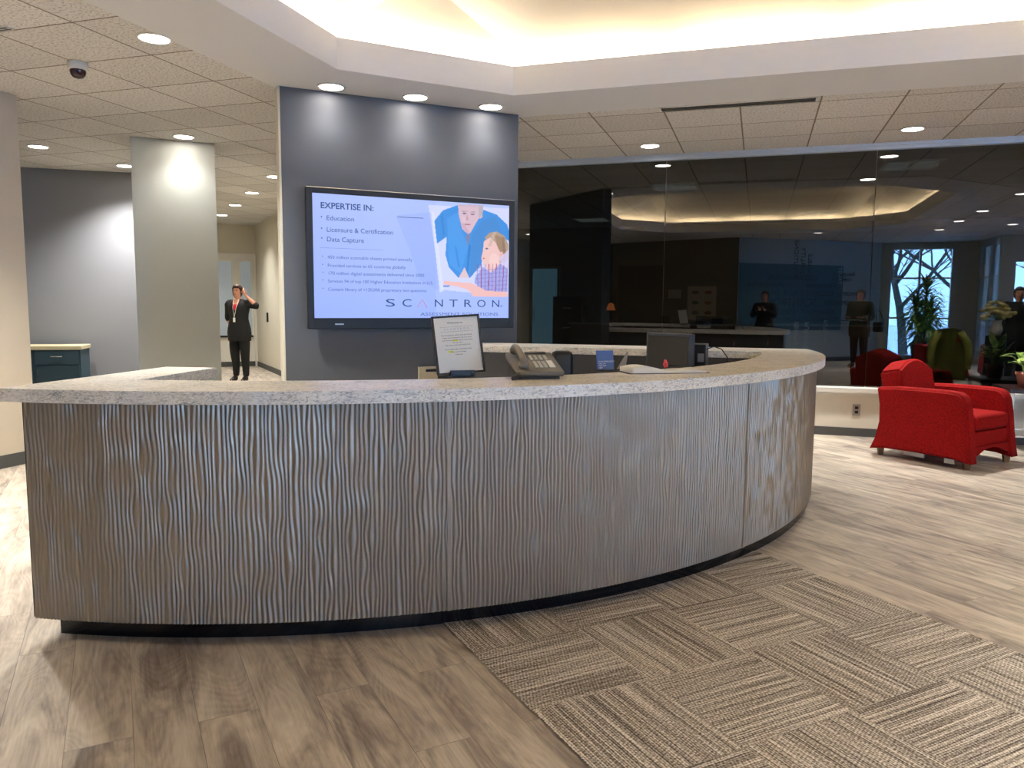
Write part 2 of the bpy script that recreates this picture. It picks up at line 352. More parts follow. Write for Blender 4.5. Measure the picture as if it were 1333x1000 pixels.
frost = mat('frosted_pane', '#9aa3a8', .3, emit='#9aa7b0', es=.12)  # panes get a faint glow of their own, light put into the material
b = B(); [bx(b, x0, x1, -.02, .08, 0, 2.3, DM) for x0, x1 in ((0, .05), (1.97, 2.02))]; bx(b, .05, 1.97, -.02, .08, 2.2, 2.3, DM); link('door_frame', b, whitetrim, door)
for k, (x0, x1) in enumerate(((.05, .36), (.36, 1.97))):
    b = B()
    if k == 0: bx(b, x0, x1, .02, .06, .1, .62, DM); bx(b, x0, x0+.04, .02, .06, .62, 2.2, DM); bx(b, x1-.06, x1, .02, .06, .62, 2.2, DM); bx(b, x0, x1, .02, .06, 2.14, 2.2, DM)
    else: bx(b, x0, x1, .02, .06, .1, .62, DM); bx(b, x0, x0+.1, .02, .06, .62, 2.2, DM); bx(b, x1-.06, x1, .02, .06, .62, 2.2, DM); bx(b, x0, x1, .02, .06, 2.14, 2.2, DM)
    lf = link('door_leaf', b, whitetrim, door)
    b = B(); bx(b, x0+(.04 if k == 0 else .1), x1-.06, .035, .045, .62, 2.14, DM); link('door_pane', b, frost, lf)
    b = B(); bx(b, x0, x1, .015, .06, 0.0, .1, DM); link('kick_plate', b, basem, lf)
    b = B(); bx(b, x0+.03, x1-.03, -.03, .0, .6, .64, DM); link('push_bar', b, darkmetal, lf)
# grey accent wall
GWA, GWB = (-8.6, 8.48), (-4.2, 9.82)
b = B(); wallbox(b, GWA, GWB, .12, 0, CZ-.001, 1); struct('wall_accent', b, greywall)
b = B(); wallbox(b, GWA, GWB, .012, 0, .1, -1); struct('baseboard_accent', b, basem)
# column
c0, c1 = Vector((-3.696, 7.596)), Vector((-2.996, 7.89)); d = (c1-c0).normalized(); n = Vector((-d.y, d.x))
b = B(); prism(b, [tuple(c0), tuple(c1), tuple(c1+n*.55), tuple(c0+n*.55)], 0, CZ-.001); struct('wall_column', b, paleblue)
# left wall
LC = Vector((-3.86, 6.15)); ld = Vector((-.304, -.9527))
b = B(); prism(b, [tuple(LC), tuple(LC+ld*8.2), tuple(LC+ld*8.2+Vector((-.15, .045))), tuple(LC+Vector((-.15, .045)))], 0, CZ-.001); struct('wall_left', b, mat('painted_wall_warm', '#c4b8a5', .7, vary=.02))
lend = LC+ld*8.2
b = B(); wallbox(b, tuple(LC), tuple(lend), .012, 0, .1, 1); struct('baseboard_left', b, basem)
b = B(); wallbox(b, (-8.6, 8.6), (-7.9, 2.2), .1, 0, CZ-.001, -1); struct('wall_alcove_side', b, cream)
b = B(); wallbox(b, (-7.95, 2.3), (LC.x+ld.x*3.5, LC.y+ld.y*3.5), .1, 0, CZ-.001, -1); struct('wall_alcove_rear', b, cream)
# rear walls (seen mirrored in the glass)
WR, WL = Vector((1.45, -4.75)), Vector((-.95, -1.4))
b = B(); wallbox(b, tuple(WR), tuple(WL), .12, 0, CZ-.001, 1); struct('wall_words', b, mat('painted_wall_grey_blue', '#a2a9aa', .7))
b = B(); wallbox(b, tuple(WL), tuple(lend), .12, 0, CZ-.001, 1); struct('wall_rear_left', b, darkoff)
wd = (WL-WR).normalized(); wn = Vector((wd.y, -wd.x))
b = B(); wallbox(b, tuple(WR), tuple(WL), .012, 0, .1, -1); struct('baseboard_rear', b, basem)
WV = -4.1
def win(name, M, x0, x1, z0, z1, mull, trans, depth=.1):
    e = empty(name); e['kind'] = 'structure'; f = .045; b = B()
    bx(b, x0, x0+f, 0, depth, z0, z1, M); bx(b, x1-f, x1, 0, depth, z0, z1, M); bx(b, x0+f, x1-f, 0, depth, z0, z0+f, M); bx(b, x0+f, x1-f, 0, depth, z1-f, z1, M)
    for m_ in mull: bx(b, m_-f/2, m_+f/2, 0, depth, z0+f, z1-f, M)
    for t_ in trans: bx(b, x0+f, x1-f, .02, depth-.02, t_-.02, t_+.02, M)
    link('window_frame', b, bluegrey, e)
    b = B(); bx(b, x0+f, x1-f, depth/2-.004, depth/2+.004, z0+f, z1-f, M); link('window_pane', b, glass_clear, e); return e
MW = Matrix(((UA[0], -VA[0], 0, VA[0]*WV), (UA[1], -VA[1], 0, VA[1]*WV), (0, 0, 1, 0), (0, 0, 0, 1)))  # x=u, y=outwards
def wb(b, u0, u1, v0, v1, z0, z1): return gw(u0, u1, v0, v1, z0, z1, b)
b = B(); wb(b, 2.7, 3.03, WV-.12, WV, 0, CZ); wb(b, 4.43, 4.95, WV-.12, WV, 0, CZ); wb(b, 3.03, 4.43, WV-.12, WV, 0, .1); wb(b, 3.03, 4.43, WV-.12, WV, 2.76, CZ); struct('wall_rear_windows', b, greige)
win('window_7', MW, 3.03, 4.43, .1, 2.76, [3.7], [1.05, 2.02])
MS = Matrix(((VA[0], UA[0], 0, UA[0]*4.95), (VA[1], UA[1], 0, UA[1]*4.95), (0, 0, 1, 0), (0, 0, 0, 1)))  # x=v, y=+u outwards
b = B(); wb(b, 4.95, 5.05, -4.22, -4.0, 0, CZ); wb(b, 4.95, 5.05, -4.0, -2.45, 0, .1); wb(b, 4.95, 5.05, -4.0, -2.45, 2.76, CZ); wb(b, 4.95, 5.07, -2.45, -2.35, 0, CZ); struct('wall_rear_side', b, greige)
win('window_8', MS, -4.0, -2.45, .1, 2.76, [-3.2], [1.05, 2.02])
MEn = Matrix(((UA[0], -VA[0], 0, VA[0]*-2.35), (UA[1], -VA[1], 0, VA[1]*-2.35), (0, 0, 1, 0), (0, 0, 0, 1)))
b = B(); wb(b, 5.05, 5.2, -2.47, -2.35, 0, CZ); wb(b, 5.2, 7.6, -2.47, -2.35, 2.35, CZ); wb(b, 7.6, 8.1, -2.47, -2.35, 0, CZ); struct('wall_entrance', b, greige)
win('door_2', MEn, 5.2, 7.6, 0, 2.35, [6.4], [1.05])
MRt = Matrix(((VA[0], UA[0], 0, UA[0]*8.0), (VA[1], UA[1], 0, UA[1]*8.0), (0, 0, 1, 0), (0, 0, 0, 1)))
b = B(); wb(b, 8.0, 8.12, -2.47, -1.6, 0, CZ); wb(b, 8.0, 8.12, 1.5, 17.0, 0, CZ); wb(b, 8.0, 8.12, -1.6, 1.5, 0, .1); wb(b, 8.0, 8.12, -1.6, 1.5, 2.76, CZ); struct('wall_right', b, darkoff)
win('window_9', MRt, -1.6, 1.5, .1, 2.76, [-.05], [1.05, 2.02])
# office behind the glass
b = B(); wb(b, -12.2, 8.0, 15.6, 15.72, 0, CZ-.001); struct('wall_office_back', b, darkoff)
b = B(); wallbox(b, CR0, (-6.59, 18.47), .12, 0, CZ-.001, -1); struct('wall_office_left', b, darkoff)
# ---------------------------------------------------------------- outdoors
snow = mat('snow', '#e8eef6', .8, vary=.04, scale=1)
b = B(); prism(b, [(-10, -60), (70, -60), (70, 20), (10.6, 20), (10.6, -7.3), (-10, -7.3)], -.35, -.2); g = struct('ground', b, snow)
bark = mat('bark', '#3d3833', .9, vary=.2, scale=10)
def tree(x, y, h, label):
    b = B(); rnd = random.Random(x*7+y)
    def br(p, d, L, r, lv):
        pts = [p]; rs = [r]; q = p.copy(); dd = d.copy()
        for i in range(4):
            dd = (dd+Vector((rnd.uniform(-.18, .18), rnd.uniform(-.18, .18), rnd.uniform(-.02, .12)))).normalized(); q = q+dd*L/4; pts.append(q.copy()); rs.append(r*(1-.14*(i+1)))
        tube(b, pts, rs, 6 if lv < 2 else 4)
        if lv < 4:
            for k in range(6 if lv == 0 else 4 if lv < 3 else 3):
                s_ = pts[2+k % 3] if lv else pts[2+min(2, k//2)]
                a = rnd.uniform(0, 6.28); nd = (dd*.55+Vector((math.cos(a), math.sin(a), rnd.uniform(.1, .6)))*.8).normalized()
                br(s_.copy(), nd, L*.68, r*.45, lv+1)
    br(Vector((0, 0, 0)), Vector((.05, 0, 1)), h*.38, h*.019, 0)
    return tag(link('bare_tree', b, bark, None, loc=(x, y, -.21)), label, 'tree')
tree(1.2, -10.5, 8.0, 'leafless tree in the snow, mirrored in the left half of the tall window')
tree(1.9, -19.5, 11, 'leafless tree in the snow, mirrored behind the large potted plant')
tree(5.6, -13.0, 7, 'leafless tree in the snow beyond the glazed entrance door')
tree(14.5, -3.0, 7, 'leafless tree in the snow beyond the right side window')
# ---------------------------------------------------------------- carpet
cd, cn = Vector(PD), Vector(PN)
corg = Vector((-.14, 2.731))                # seam corner on the left edge
b = B(); uvl = b.loops.layers.uv.new('UVMap'); TS = .458
for i in range(4):
    for j in range(-12, 8):
        p0 = corg+cn*(i*TS)-cd*(j*TS)
        q = [p0, p0+cn*TS, p0+cn*TS-cd*TS, p0-cd*TS]
        if j < -5: continue
        vs = [b.verts.new((*x, .004)) for x in q]; f = b.faces.new(list(reversed(vs)))
        k = (i+j) % 2; ox, oy = (i*3.7+j*1.3), (i*5.1+j*7.9)
        st = {vs[0]: (0, 0), vs[1]: (1, 0), vs[2]: (1, 1), vs[3]: (0, 1)}
        for l in f.loops:
            a, c = st[l.vert]; l[uvl].uv = ((a*TS+ox, c*TS+oy) if k == 0 else (c*TS+ox, a*TS+oy))
o = link('carpet', b, carpet_m)
tag(o, 'brown striped carpet of square tiles laid in alternating directions in front of the desk', 'carpet')
# ---------------------------------------------------------------- reception desk
CC = Vector((-1.23, 6.171)); TZ = .974; TH = .048
desk = empty('reception_desk', (0, 0, 0), 0, 'long curved reception desk with rippled metallic front and speckled stone counter', 'desk')
def arc(r, a0, a1, n): return [(CC.x+r*math.cos(a0+(a1-a0)*i/n), CC.y+r*math.sin(a0+(a1-a0)*i/n)) for i in range(n+1)]
aL = math.atan2(2.76-CC.y, -1.862-CC.x); aR = math.atan2(5.70-CC.y, 2.215-CC.x)
back = lambda x: 6.40-.27*x
front = lambda x: 5.87-.27*x
aI = math.atan2(front(1.81)-CC.y, 1.81-CC.x); aIL = math.atan2(3.11-CC.y, -1.52-CC.x)
top = arc(3.472, aL, aR, 90)+[(2.222, 5.76), (2.20, 5.80), (2.15, back(2.15)+.002), (2.1, back(2.1))]+[(-.24, back(-.24)-.004), (-.35, 6.412), (-.35, front(-.35))]+arc(3.075, aI, aIL, 80)+[(-1.44, 3.73), (-1.70, 3.76)]
b = B(); prism(b, top, TZ-TH, TZ)
bmesh.ops.bevel(b, geom=[e for e in b.edges if abs(e.verts[0].co.z-e.verts[1].co.z) < 1e-6], offset=.004, segments=2, affect='EDGES')
link('countertop', b, quartz, desk)
# carcass behind the rippled front, inner dark panels, end run
inner = mat('dark_grey_laminate', '#46474a', .5, vary=.05)
a0p = math.atan2(2.792-CC.y, -1.794-CC.x); aRp = math.atan2(5.69-CC.y, 2.17-CC.x)
body = arc(3.412, a0p, aRp, 70)+[(2.1, back(2.1)-.05), (-.22, back(-.22)-.05), (-.33, 6.38), (-.33, front(-.33)+.04)]+arc(3.12, aI, aIL-.02, 60)+[(-1.50, 3.70), (-1.66, 3.70)]
b = B(); prism(b, body, .1, TZ-TH); link('desk_body', b, inner, desk)
for k in range(6):
    x0 = -.33+k*.36; b = B(); p, q = (x0+.004, front(x0+.004)+.012), (x0+.35, front(x0+.35)+.012)
    wallbox(b, p, q, .026, .1, TZ-TH-.002, 1); link('back_panel', b, inner, desk)
tk = Vector((-1.279, 6.385)); tkr = 3.534
toe = [(tk.x+tkr*math.cos(a), tk.y+tkr*math.sin(a)) for a in [math.atan2(2.882-tk.y, -1.753-tk.x)+(math.atan2(5.2-tk.y, 2.05-tk.x)-math.atan2(2.882-tk.y, -1.753-tk.x))*i/70 for i in range(71)]]
toe += [(2.0, 5.7), (-.3, 6.3), (-.3, 6.1), (1.5, 5.5)]+arc(3.18, aI-.1, aIL-.05, 50)+[(-1.55, 3.6), (-1.62, 3.6)]
b = B(); prism(b, toe, 0, .102); tkm = mat('toe_kick_gloss', '#0b1016', .12, vary=.02); link('toe_kick', b, tkm, desk)
b = B(); ws = arc(3.10, aIL+.05, aI-.06, 50)+[(1.2, front(1.2)-.01), (.65, front(.65)-.01), (.62, 4.75)]+arc(2.68, math.atan2(4.45-CC.y, .85-CC.x), aIL+.1, 30)
prism(b, ws, .70, .735); link('work_surface', b, inner, desk)
# rippled panels: real relief on the arc
def vnoise(ns, nz, cs, cz, S, Z, rng):
    g = rng.uniform(-1, 1, (int(ns/cs)+4, int(nz/cz)+4)); fs = S/cs; fz = Z/cz
    i = fs.astype(int); j = fz.astype(int); a = fs-i; c = fz-j; a = a*a*(3-2*a); c = c*c*(3-2*c)
    return (g[i, j]*(1-a)+g[i+1, j]*a)*(1-c)+(g[i, j+1]*(1-a)+g[i+1, j+1]*a)*c
def ripple(s0, s1, z0, z1, seed):
    RR = 3.423; L = s1-s0; lam = .017; nx = int(L/lam*10); nz = 80; rng = np.random.RandomState(seed)
    S, Z = np.meshgrid(np.linspace(0, L, nx+1), np.linspace(0, z1-z0, nz+1), indexing='ij')
    D = vnoise(L, z1-z0, .034, .105, S, Z, rng)*.0072+vnoise(L, z1-z0, .09, .25, S, Z, rng)*.003
    h = np.cos(2*math.pi*(S+D)/lam)
    amp = .0022*(1+.3*vnoise(L, z1-z0, .05, .05, S, Z, rng))
    ang = a0p+(S+s0)/3.429; rad = RR+amp*h
    co_ = np.stack([CC.x+rad*np.cos(ang), CC.y+rad*np.sin(ang), Z+z0], -1).reshape(-1, 3)
    idx = np.arange((nx+1)*(nz+1)).reshape(nx+1, nz+1)
    q = np.stack([idx[:-1, :-1], idx[1:, :-1], idx[1:, 1:], idx[:-1, 1:]], -1).reshape(-1, 4)
    me = bpy.data.meshes.new('front_panel'); me.vertices.add(len(co_)); me.vertices.foreach_set('co', co_.ravel().astype('f'))
    me.loops.add(q.size); me.loops.foreach_set('vertex_index', q.ravel().astype('i')); me.polygons.add(len(q))
    me.polygons.foreach_set('loop_start', np.arange(0, q.size, 4, dtype='i')); me.polygons.foreach_set('loop_total', np.full(len(q), 4, 'i'))
    me.polygons.foreach_set('use_smooth', np.ones(len(q), bool)); me.update(); me.validate()
    return link('front_panel', me, panelm, desk)
def sof(x, y): return (math.atan2(y-CC.y, x-CC.x)-a0p)*3.429
s1, s2, s3 = sof(-.235, 2.88), sof(1.155, 3.70), (aRp-a0p)*3.429
for i, (a, c) in enumerate(((0, s1-.004), (s1+.004, s2-.004), (s2+.004, s3))): ripple(a, c, .098, TZ-TH-.001, 11+i)
for s_ in (s1, s2):
    a = a0p+s_/3.429; c, sn = math.cos(a), math.sin(a); b = B()
    M = Matrix(((-sn, c, 0, CC.x+3.418*c), (c, sn, 0, CC.y+3.418*sn), (0, 0, 1, 0), (0, 0, 0, 1)))
    bx(b, -.007, .007, -.004, .0085, .098, TZ-TH-.001, M); link('panel_joint', b, panelm, desk)
# left end panel of the desk
b = B(); wallbox(b, (-1.79, 2.80), (-1.66, 3.70), .012, .1, TZ-TH-.001, 1); link('end_panel', b, inner, desk)
# ---------------------------------------------------------------- television
TVd = (Vector(TVB)-Vector(TVA)).normalized(); TVn = Vector((TVd.y, -TVd.x))
# screen frame: left (-1.526,5.761) .. right (.015,6.474)
tl = Vector((-1.526, 5.761)); tr_ = Vector((.012, 6.474)); W = (tr_-tl).length; z0, z1 = 1.10, 2.147; HT = z1-z0
TM = frame((tl.x, tl.y, z0), tuple((tr_-tl).normalized()), (TVn.x, TVn.y))
tv = empty('television', (tl.x, tl.y, 0), 0, 'large flat wall television with black frame showing a blue slide with two people', 'television')
tvi = Matrix.Translation((-tl.x, -tl.y, 0)); TM = tvi @ TM
bez = mat('tv_bezel', '#0c0d10', .45, vary=.05)
b = B(); bx(b, .04, W-.04, .04, HT-.04, -.075, -.03, TM); link('back_shell', b, blackpl, tv)
b = B(); bl, bt, bb = .047, .042, .082
bx(b, 0, bl, 0, HT, -.045, 0, TM, .004); bx(b, W-bl, W, 0, HT, -.045, 0, TM, .004); bx(b, bl-.003, W-bl+.003, 0, bb, -.045, -.0005, TM, .003); bx(b, bl-.003, W-bl+.003, HT-bt, HT, -.045, -.0005, TM, .003)
link('tv_frame', b, bez, tv)
b = B(); bx(b, .2, .265, .03, .04, -.001, .0006, TM); link('maker_badge', b, mat('badge_silver', '#b9bcc0', .4, .5), tv)
b = B(); bx(b, 0.002, W-.002, HT, HT+.003, -.03, -.003, TM); link('top_strip', b, chrome, tv)
# picture, 300 x 170 cells in screen units (art coordinates 0..1333 x 0..889)
SW, SH = W-2*bl, HT-bb-bt; NX, NY = 330, 190
def art(x, y):
    u = (x-115)/1128; ytop = 98+72*u; ybot = 822-10*u; return u, 1-(y-ytop)/(ybot-ytop)
gx, gy = np.meshgrid((np.arange(NX)+.5)/NX, (np.arange(NY)+.5)/NY, indexing='ij')
img = np.zeros((NX, NY, 3)); A_ = np.array(lin('#86a2ff')); B_ = np.array(lin('#b4c6ff'))
f = np.clip(.55+.35*gy-.3*np.abs(gx-.35)+.25*(gx > .6), 0, 1)[..., None]; img[:] = A_*(1-f)+B_*f
def poly(pts, col, a=1.0):
    P_ = [art(*p) for p in pts]; ins = np.zeros(gx.shape, bool); n = len(P_)
    for i in range(n):
        (x0, y0), (x1, y1) = P_[i], P_[(i+1) % n]
        c = ((y0 > gy) != (y1 > gy)); ins ^= c & (gx < (x1-x0)*(gy-y0)/((y1-y0) if abs(y1-y0) > 1e-9 else 1e-9)+x0)
    col = np.array(lin(col)) if isinstance(col, str) else col
    k = (ins*a)[..., None]; img[:] = img*(1-k)+col*k
def ell(cx, cy, rx, ry, col, a=1.0): poly([(cx+rx*math.cos(t_*.2618), cy+ry*math.sin(t_*.2618)) for t_ in range(24)], col, a)
poly([(750, 165), (1245, 185), (1240, 690), (820, 650)], '#d6d9fb', .85)
poly([(560, 225), (770, 205), (830, 670), (700, 600), (640, 420)], '#8fa5f5', .35)
poly([(765, 205), (785, 205), (838, 660), (815, 668)], '#dfe4ff', .7)
poly([(785, 255), (835, 195), (925, 165), (1075, 190), (1165, 220), (1230, 275), (1245, 315), (1243, 370), (1160, 325), (1090, 390), (1070, 500), (1000, 582), (930, 582), (870, 520), (850, 450), (858, 345), (800, 385)], '#3f8fe0')
poly([(1010, 330), (1080, 250), (1160, 230), (1200, 330), (1090, 390), (1065, 520), (1000, 570)], '#4a86c8', .6)
poly([(860, 240), (930, 200), (940, 300), (990, 400), (940, 560), (870, 500)], '#5aa6f2', .4)
poly([(990, 390), (1006, 395), (985, 560), (975, 560)], '#2f74bd', .7); poly([(905, 400), (915, 400), (940, 520), (925, 520)], '#2f7ccb', .5); poly([(820, 230), (835, 215), (850, 330), (835, 345)], '#2f74bd', .4); poly([(930, 580), (965, 520), (995, 582)], '#e0c3c8')
poly([(925, 160), (1080, 165), (1075, 235), (1050, 245), (1000, 325), (985, 330), (950, 300), (930, 220)], '#d7b9c6')
poly([(1050, 165), (1082, 165), (1072, 225), (1052, 240)], '#b9aeb9'); poly([(1000, 325), (985, 400), (975, 340)], '#8d7f90')
poly([(930, 235), (955, 300), (985, 330), (1000, 325), (975, 290), (950, 240)], '#c49fb0', .6); ell(955, 250, 16, 20, '#e6c6cf', .5); ell(965, 200, 17, 3, '#a08f9c', .8); ell(1015, 205, 17, 3, '#a08f9c', .8); poly([(925, 160), (1082, 165), (1080, 178), (925, 172)], '#c2b3c0', .7); ell(965, 212, 12, 5, '#6d6a88'); ell(1015, 218, 12, 5, '#6d6a88'); ell(985, 275, 18, 4, '#b3707e'); poly([(980, 215), (975, 250), (990, 252)], '#bf95a5')
poly([(1090, 350), (1120, 322), (1165, 315), (1215, 340), (1240, 390), (1238, 470), (1215, 500), (1180, 490), (1170, 430), (1110, 400)], '#b39a86')
poly([(1150, 330), (1200, 350), (1225, 420), (1215, 490), (1190, 470)], '#9a7a5c', .7)
poly([(1085, 370), (1125, 350), (1160, 380), (1190, 440), (1185, 500), (1140, 555), (1105, 530), (1085, 500), (1068, 468), (1078, 430)], '#edc4bf')
ell(1150, 480, 30, 40, '#f6d3cd', .6); poly([(1140, 320), (1165, 315), (1130, 400), (1110, 400)], '#c8b19c', .7); poly([(1200, 345), (1215, 350), (1222, 440), (1205, 430)], '#866848', .6); ell(1103, 412, 9, 5, '#6a6690'); ell(1196, 450, 12, 20, '#e8b6ac'); ell(1083, 468, 8, 4, '#cc7d86')
poly([(1030, 580), (1080, 518), (1130, 552), (1190, 498), (1235, 530), (1236, 660), (1100, 665), (1028, 612)], '#a3a9e6')
for k in range(9): poly([(1040+k*24, 500), (1047+k*24, 500), (1052+k*22, 664), (1045+k*22, 664)], '#a02c72', .75 if k % 2 else .4)
for k in range(6): poly([(1030, 540+k*22), (1236, 520+k*24), (1236, 526+k*24), (1030, 546+k*22)], '#6f62c4', .35)
poly([(1180, 470), (1240, 420), (1240, 530), (1200, 500)], '#d8cdf0', .8)
poly([(840, 600), (960, 608), (1005, 610), (1100, 655), (1236, 662), (1236, 690), (1020, 690), (985, 650), (920, 632), (840, 620)], '#f0bdb8')
poly([(835, 625), (880, 625), (870, 636), (835, 636)], '#7f96d8')
me = bpy.data.meshes.new('screen'); vx = np.stack(np.meshgrid(np.linspace(0, SW, NX+1), np.linspace(0, SH, NY+1), [0.0], indexing='ij'), -1).reshape(-1, 3)
idx = np.arange((NX+1)*(NY+1)).reshape(NX+1, NY+1); q = np.stack([idx[:-1, :-1], idx[1:, :-1], idx[1:, 1:], idx[:-1, 1:]], -1).reshape(-1, 4)
me.vertices.add(len(vx)); me.vertices.foreach_set('co', vx.ravel().astype('f')); me.loops.add(q.size); me.loops.foreach_set('vertex_index', q.ravel().astype('i'))
me.polygons.add(len(q)); me.polygons.foreach_set('loop_start', np.arange(0, q.size, 4, dtype='i')); me.polygons.foreach_set('loop_total', np.full(len(q), 4, 'i')); me.update(); me.validate()
ca = me.color_attributes.new('picture', 'FLOAT_COLOR', 'CORNER'); cc = np.ones((len(q), 4, 4), 'f'); cc[..., :3] = img.reshape(-1, 1, 3); ca.data.foreach_set('color', cc.ravel())
me.transform(TM @ Matrix.Translation((bl, bb, -.008)))
scm = bpy.data.materials.new('lit_screen'); scm.use_nodes = True; t = NT(scm); at = t.add('ShaderNodeAttribute', attribute_name='picture')
t.link(at.outputs['Color'], t.b.inputs['Emission Color']); t.b.inputs['Emission Strength'].default_value = .42; t.b.inputs['Base Color'].default_value = (.01, .01, .012, 1); t.b.inputs['Roughness'].default_value = .3; t.b.inputs['Specular IOR Level'].default_value = .2
scr = link('screen', me, scm, tv)
def em(name, c, s_=.37): return mat(name, '#050505', .4, emit=c, es=s_)
navy, gtxt, redt = em('slide_navy', '#27477f'), em('slide_grey', '#4a5c96'), em('slide_red', '#e0405a')
def tvt(s_, x, y, size, m, sx=1.0, space=1.0, bold=0, xe=None):
    u, v = art(x, y)
    o = text('slide_text', s_, size, m, scr, Matrix.Identity(4), ext=0, space=space, bold=bold)
    if xe: 
        xs = [w.co.x for w in o.data.vertices]; ue, ve = art(xe, y); sx = ((ue-u)*SW)/(max(xs)-min(xs))
    o.data.transform(TM @ Matrix.Translation((bl+u*SW, bb+v*SH, -.0065)) @ Matrix.Diagonal((sx, 1, 1, 1)))
tvt('EXPERTISE IN:', 155, 170, .062, navy, bold=.0012, xe=437)
for s_, y, xe in (('Education', 242, 330), ('Licensure & Certification', 308, 543), ('Data Capture', 364, 382)):
    tvt('•', 155, y-6, .045, gtxt); tvt(s_, 185, y, .05, navy, xe=xe)
for s_, y, xe in (('450 million scannable sheets printed annually', 467, 655), ('Provided services to 65 countries globally', 515, 615), ('170 million digital assessments delivered since 2000', 560, 718), ('Services 94 of top 100 Higher Education Institutions in U.S.', 606, 775), ('Content library of +120,000 proprietary test questions', 654, 735)):
    tvt('•', 158, y-5, .033, gtxt); tvt(s_, 188, y, .034, gtxt, xe=xe)
for ch, x, xe in (('S', 497, 549), ('C', 592, 645), ('N', 780, 828), ('T', 870, 922), ('R', 957, 1003), ('O', 1040, 1093), ('N', 1132, 1178)): tvt(ch, x, 732, .085, navy, xe=xe)
def tvline(pts, w, m):
    b = B(); q = [art(*p) for p in pts]; tube(b, [TM @ Vector((bl+u*SW, bb+v*SH, -.0062)) for u, v in q], w, 4); link('slide_mark', b, m, scr)
tvline([(683, 755), (711, 708), (738, 756)], .0022, redt); tvline([(150, 412), (490, 424)], .0008, gtxt)
tvt('ASSESSMENT SOLUTIONS', 700, 795, .036, gtxt, xe=1175); tvt('®', 1190, 745, .03, gtxt); tvline([(572, 233), (720, 240)], .0025, gtxt)
# ---------------------------------------------------------------- things on the counter
sg = empty('sign_holder', (-.221, 3.36, TZ), R(20), 'black framed paper welcome notice on a small stand on the counter', 'sign')
SM = Matrix.Translation((0, 0, .012)) @ Matrix.Rotation(R(-3.5), 4, 'Y') @ Matrix.Rotation(R(-12), 4, 'X') @ Matrix.Diagonal((1.07, 1, .955, 1))
b = B(); w, h = .205, .272
for x0, x1, y0, y1 in ((-w/2, -w/2+.009, 0, h), (w/2-.009, w/2, 0, h), (-w/2, w/2, 0, .009), (-w/2, w/2, h-.009, h)): bx(b, x0, x1, -.006, .006, y0, y1, SM, .0015)
link('sign_frame', b, blackpl, sg)
b = B(); bx(b, -w/2+.008, w/2-.008, -.001, .002, .008, h-.008, SM); pg = link('notice_sheet', b, paper, sg)
SF = SM @ Matrix(((1, 0, 0, 0), (0, 0, -1, -.0016), (0, 1, 0, 0), (0, 0, 0, 1)))
def sgt(s_, x, y, size, m=ink, al='CENTER', sp=1.0): text('notice_text', s_, size, m, pg, SF @ Matrix.Translation((x, y, 0)), al, .0001, sp)
sgt('Welcome to', -.005, .238, .013); sgt('SCANTRON', .0, .208, .0125, mat('notice_grey', '#9aa6b4', .7), 'CENTER', 1.9)
for y in (.219, .197):
    b = B(); bx(b, -.07, .07, -.002, -.0012, y, y+.0006, SM); link('notice_rule', b, ink, pg)
lines = ['Our Receptionist will be with you shortly.', 'Please use the phone to call your party', 'and dial the extension listed on the sheet', 'for your visit', 'then have a seat in the lobby area.']
for k, s_ in enumerate(lines): sgt(s_, -.002, .180-k*.0115, .0078)
for k, s_ in enumerate(['If you need further help please press', '0 for our front desk.', 'Thank you']): sgt(s_, -.002, .115-k*.0125, .0078)
yel = mat('highlighter', '#f1ee4a', .6)
for x, y in ((-.022, .151), (-.046, .1)): b = B(); bx(b, x, x+.022, -.0014, -.0011, y, y+.008, SM); link('highlight', b, yel, pg)
b = B(); bx(b, -.055, .055, -.018, -.009, .0, .028, None, .002); bx(b, -.055, .055, -.01, .06, .0, .010, None, .002); bx(b, -.055, -.04, -.022, .01, .0, .02, None, .002); bx(b, .04, .055, -.022, .01, .0, .02, None, .002); link('stand', b, blackpl, sg)
# desk telephone
ph = empty('telephone', (.095, 3.33, TZ), R(14), 'grey multi-line desk telephone with corded handset on the counter', 'telephone')
phm = mat('phone_plastic', '#6f6a60', .4, vary=.04); phd = mat('phone_dark', '#3b3935', .4); keym = mat('phone_keys', '#c9c4b6', .5)
PM = Matrix.Translation((0, 0, .0)); 
side = [(-.105, .012), (.10, .075), (.105, .098), (.098, .104), (-.10, .038), (-.108, .030)]   # y,z profile
def extr(b, prof, x0, x1):
    a = [b.verts.new((x0, y, z)) for y, z in prof]; c = [b.verts.new((x1, y, z)) for y, z in prof]; n = len(prof)
    b.faces.new(a); b.faces.new(list(reversed(c)))
    for i in range(n): j = (i+1) % n; b.faces.new((a[j], a[i], c[i], c[j]))
    bmesh.ops.recalc_face_normals(b, faces=b.faces); return b
b = B(); extr(b, side, -.105, .105); bmesh.ops.bevel(b, geom=list(b.edges), offset=.004, segments=2, affect='EDGES'); link('phone_body', b, phm, ph, True)
b = B(); extr(b, [(-.09, 0), (.09, 0), (.085, .072), (-.085, .016)], -.09, .09); link('foot_wedge', b, phd, ph)
tl_ = math.atan2(.066, .198)
KM = Matrix.Translation((0, -.10, .0385)) @ Matrix.Rotation(tl_, 4, 'X')
for r_ in range(4):
    for c_ in range(3): b = B(); bx(b, -.012+c_*.02, .002+c_*.02, .03+r_*.017, .041+r_*.017, 0, .005, KM, .001); link('key', b, keym, ph)
for c_ in range(4):
    for r_ in range(3): b = B(); bx(b, -.014+c_*.022, -.001+c_*.022, .118+r_*.017, .127+r_*.017, 0, .0045, KM, .001); link('key', b, keym, ph)
b = B(); bx(b, .052, .078, .03, .105, 0, .0025, KM, .001); link('number_label', b, paper, ph)
b = B(); bx(b, -.02, .075, .186, .205, 0, .004, KM, .001); link('display', b, blackpl, ph)
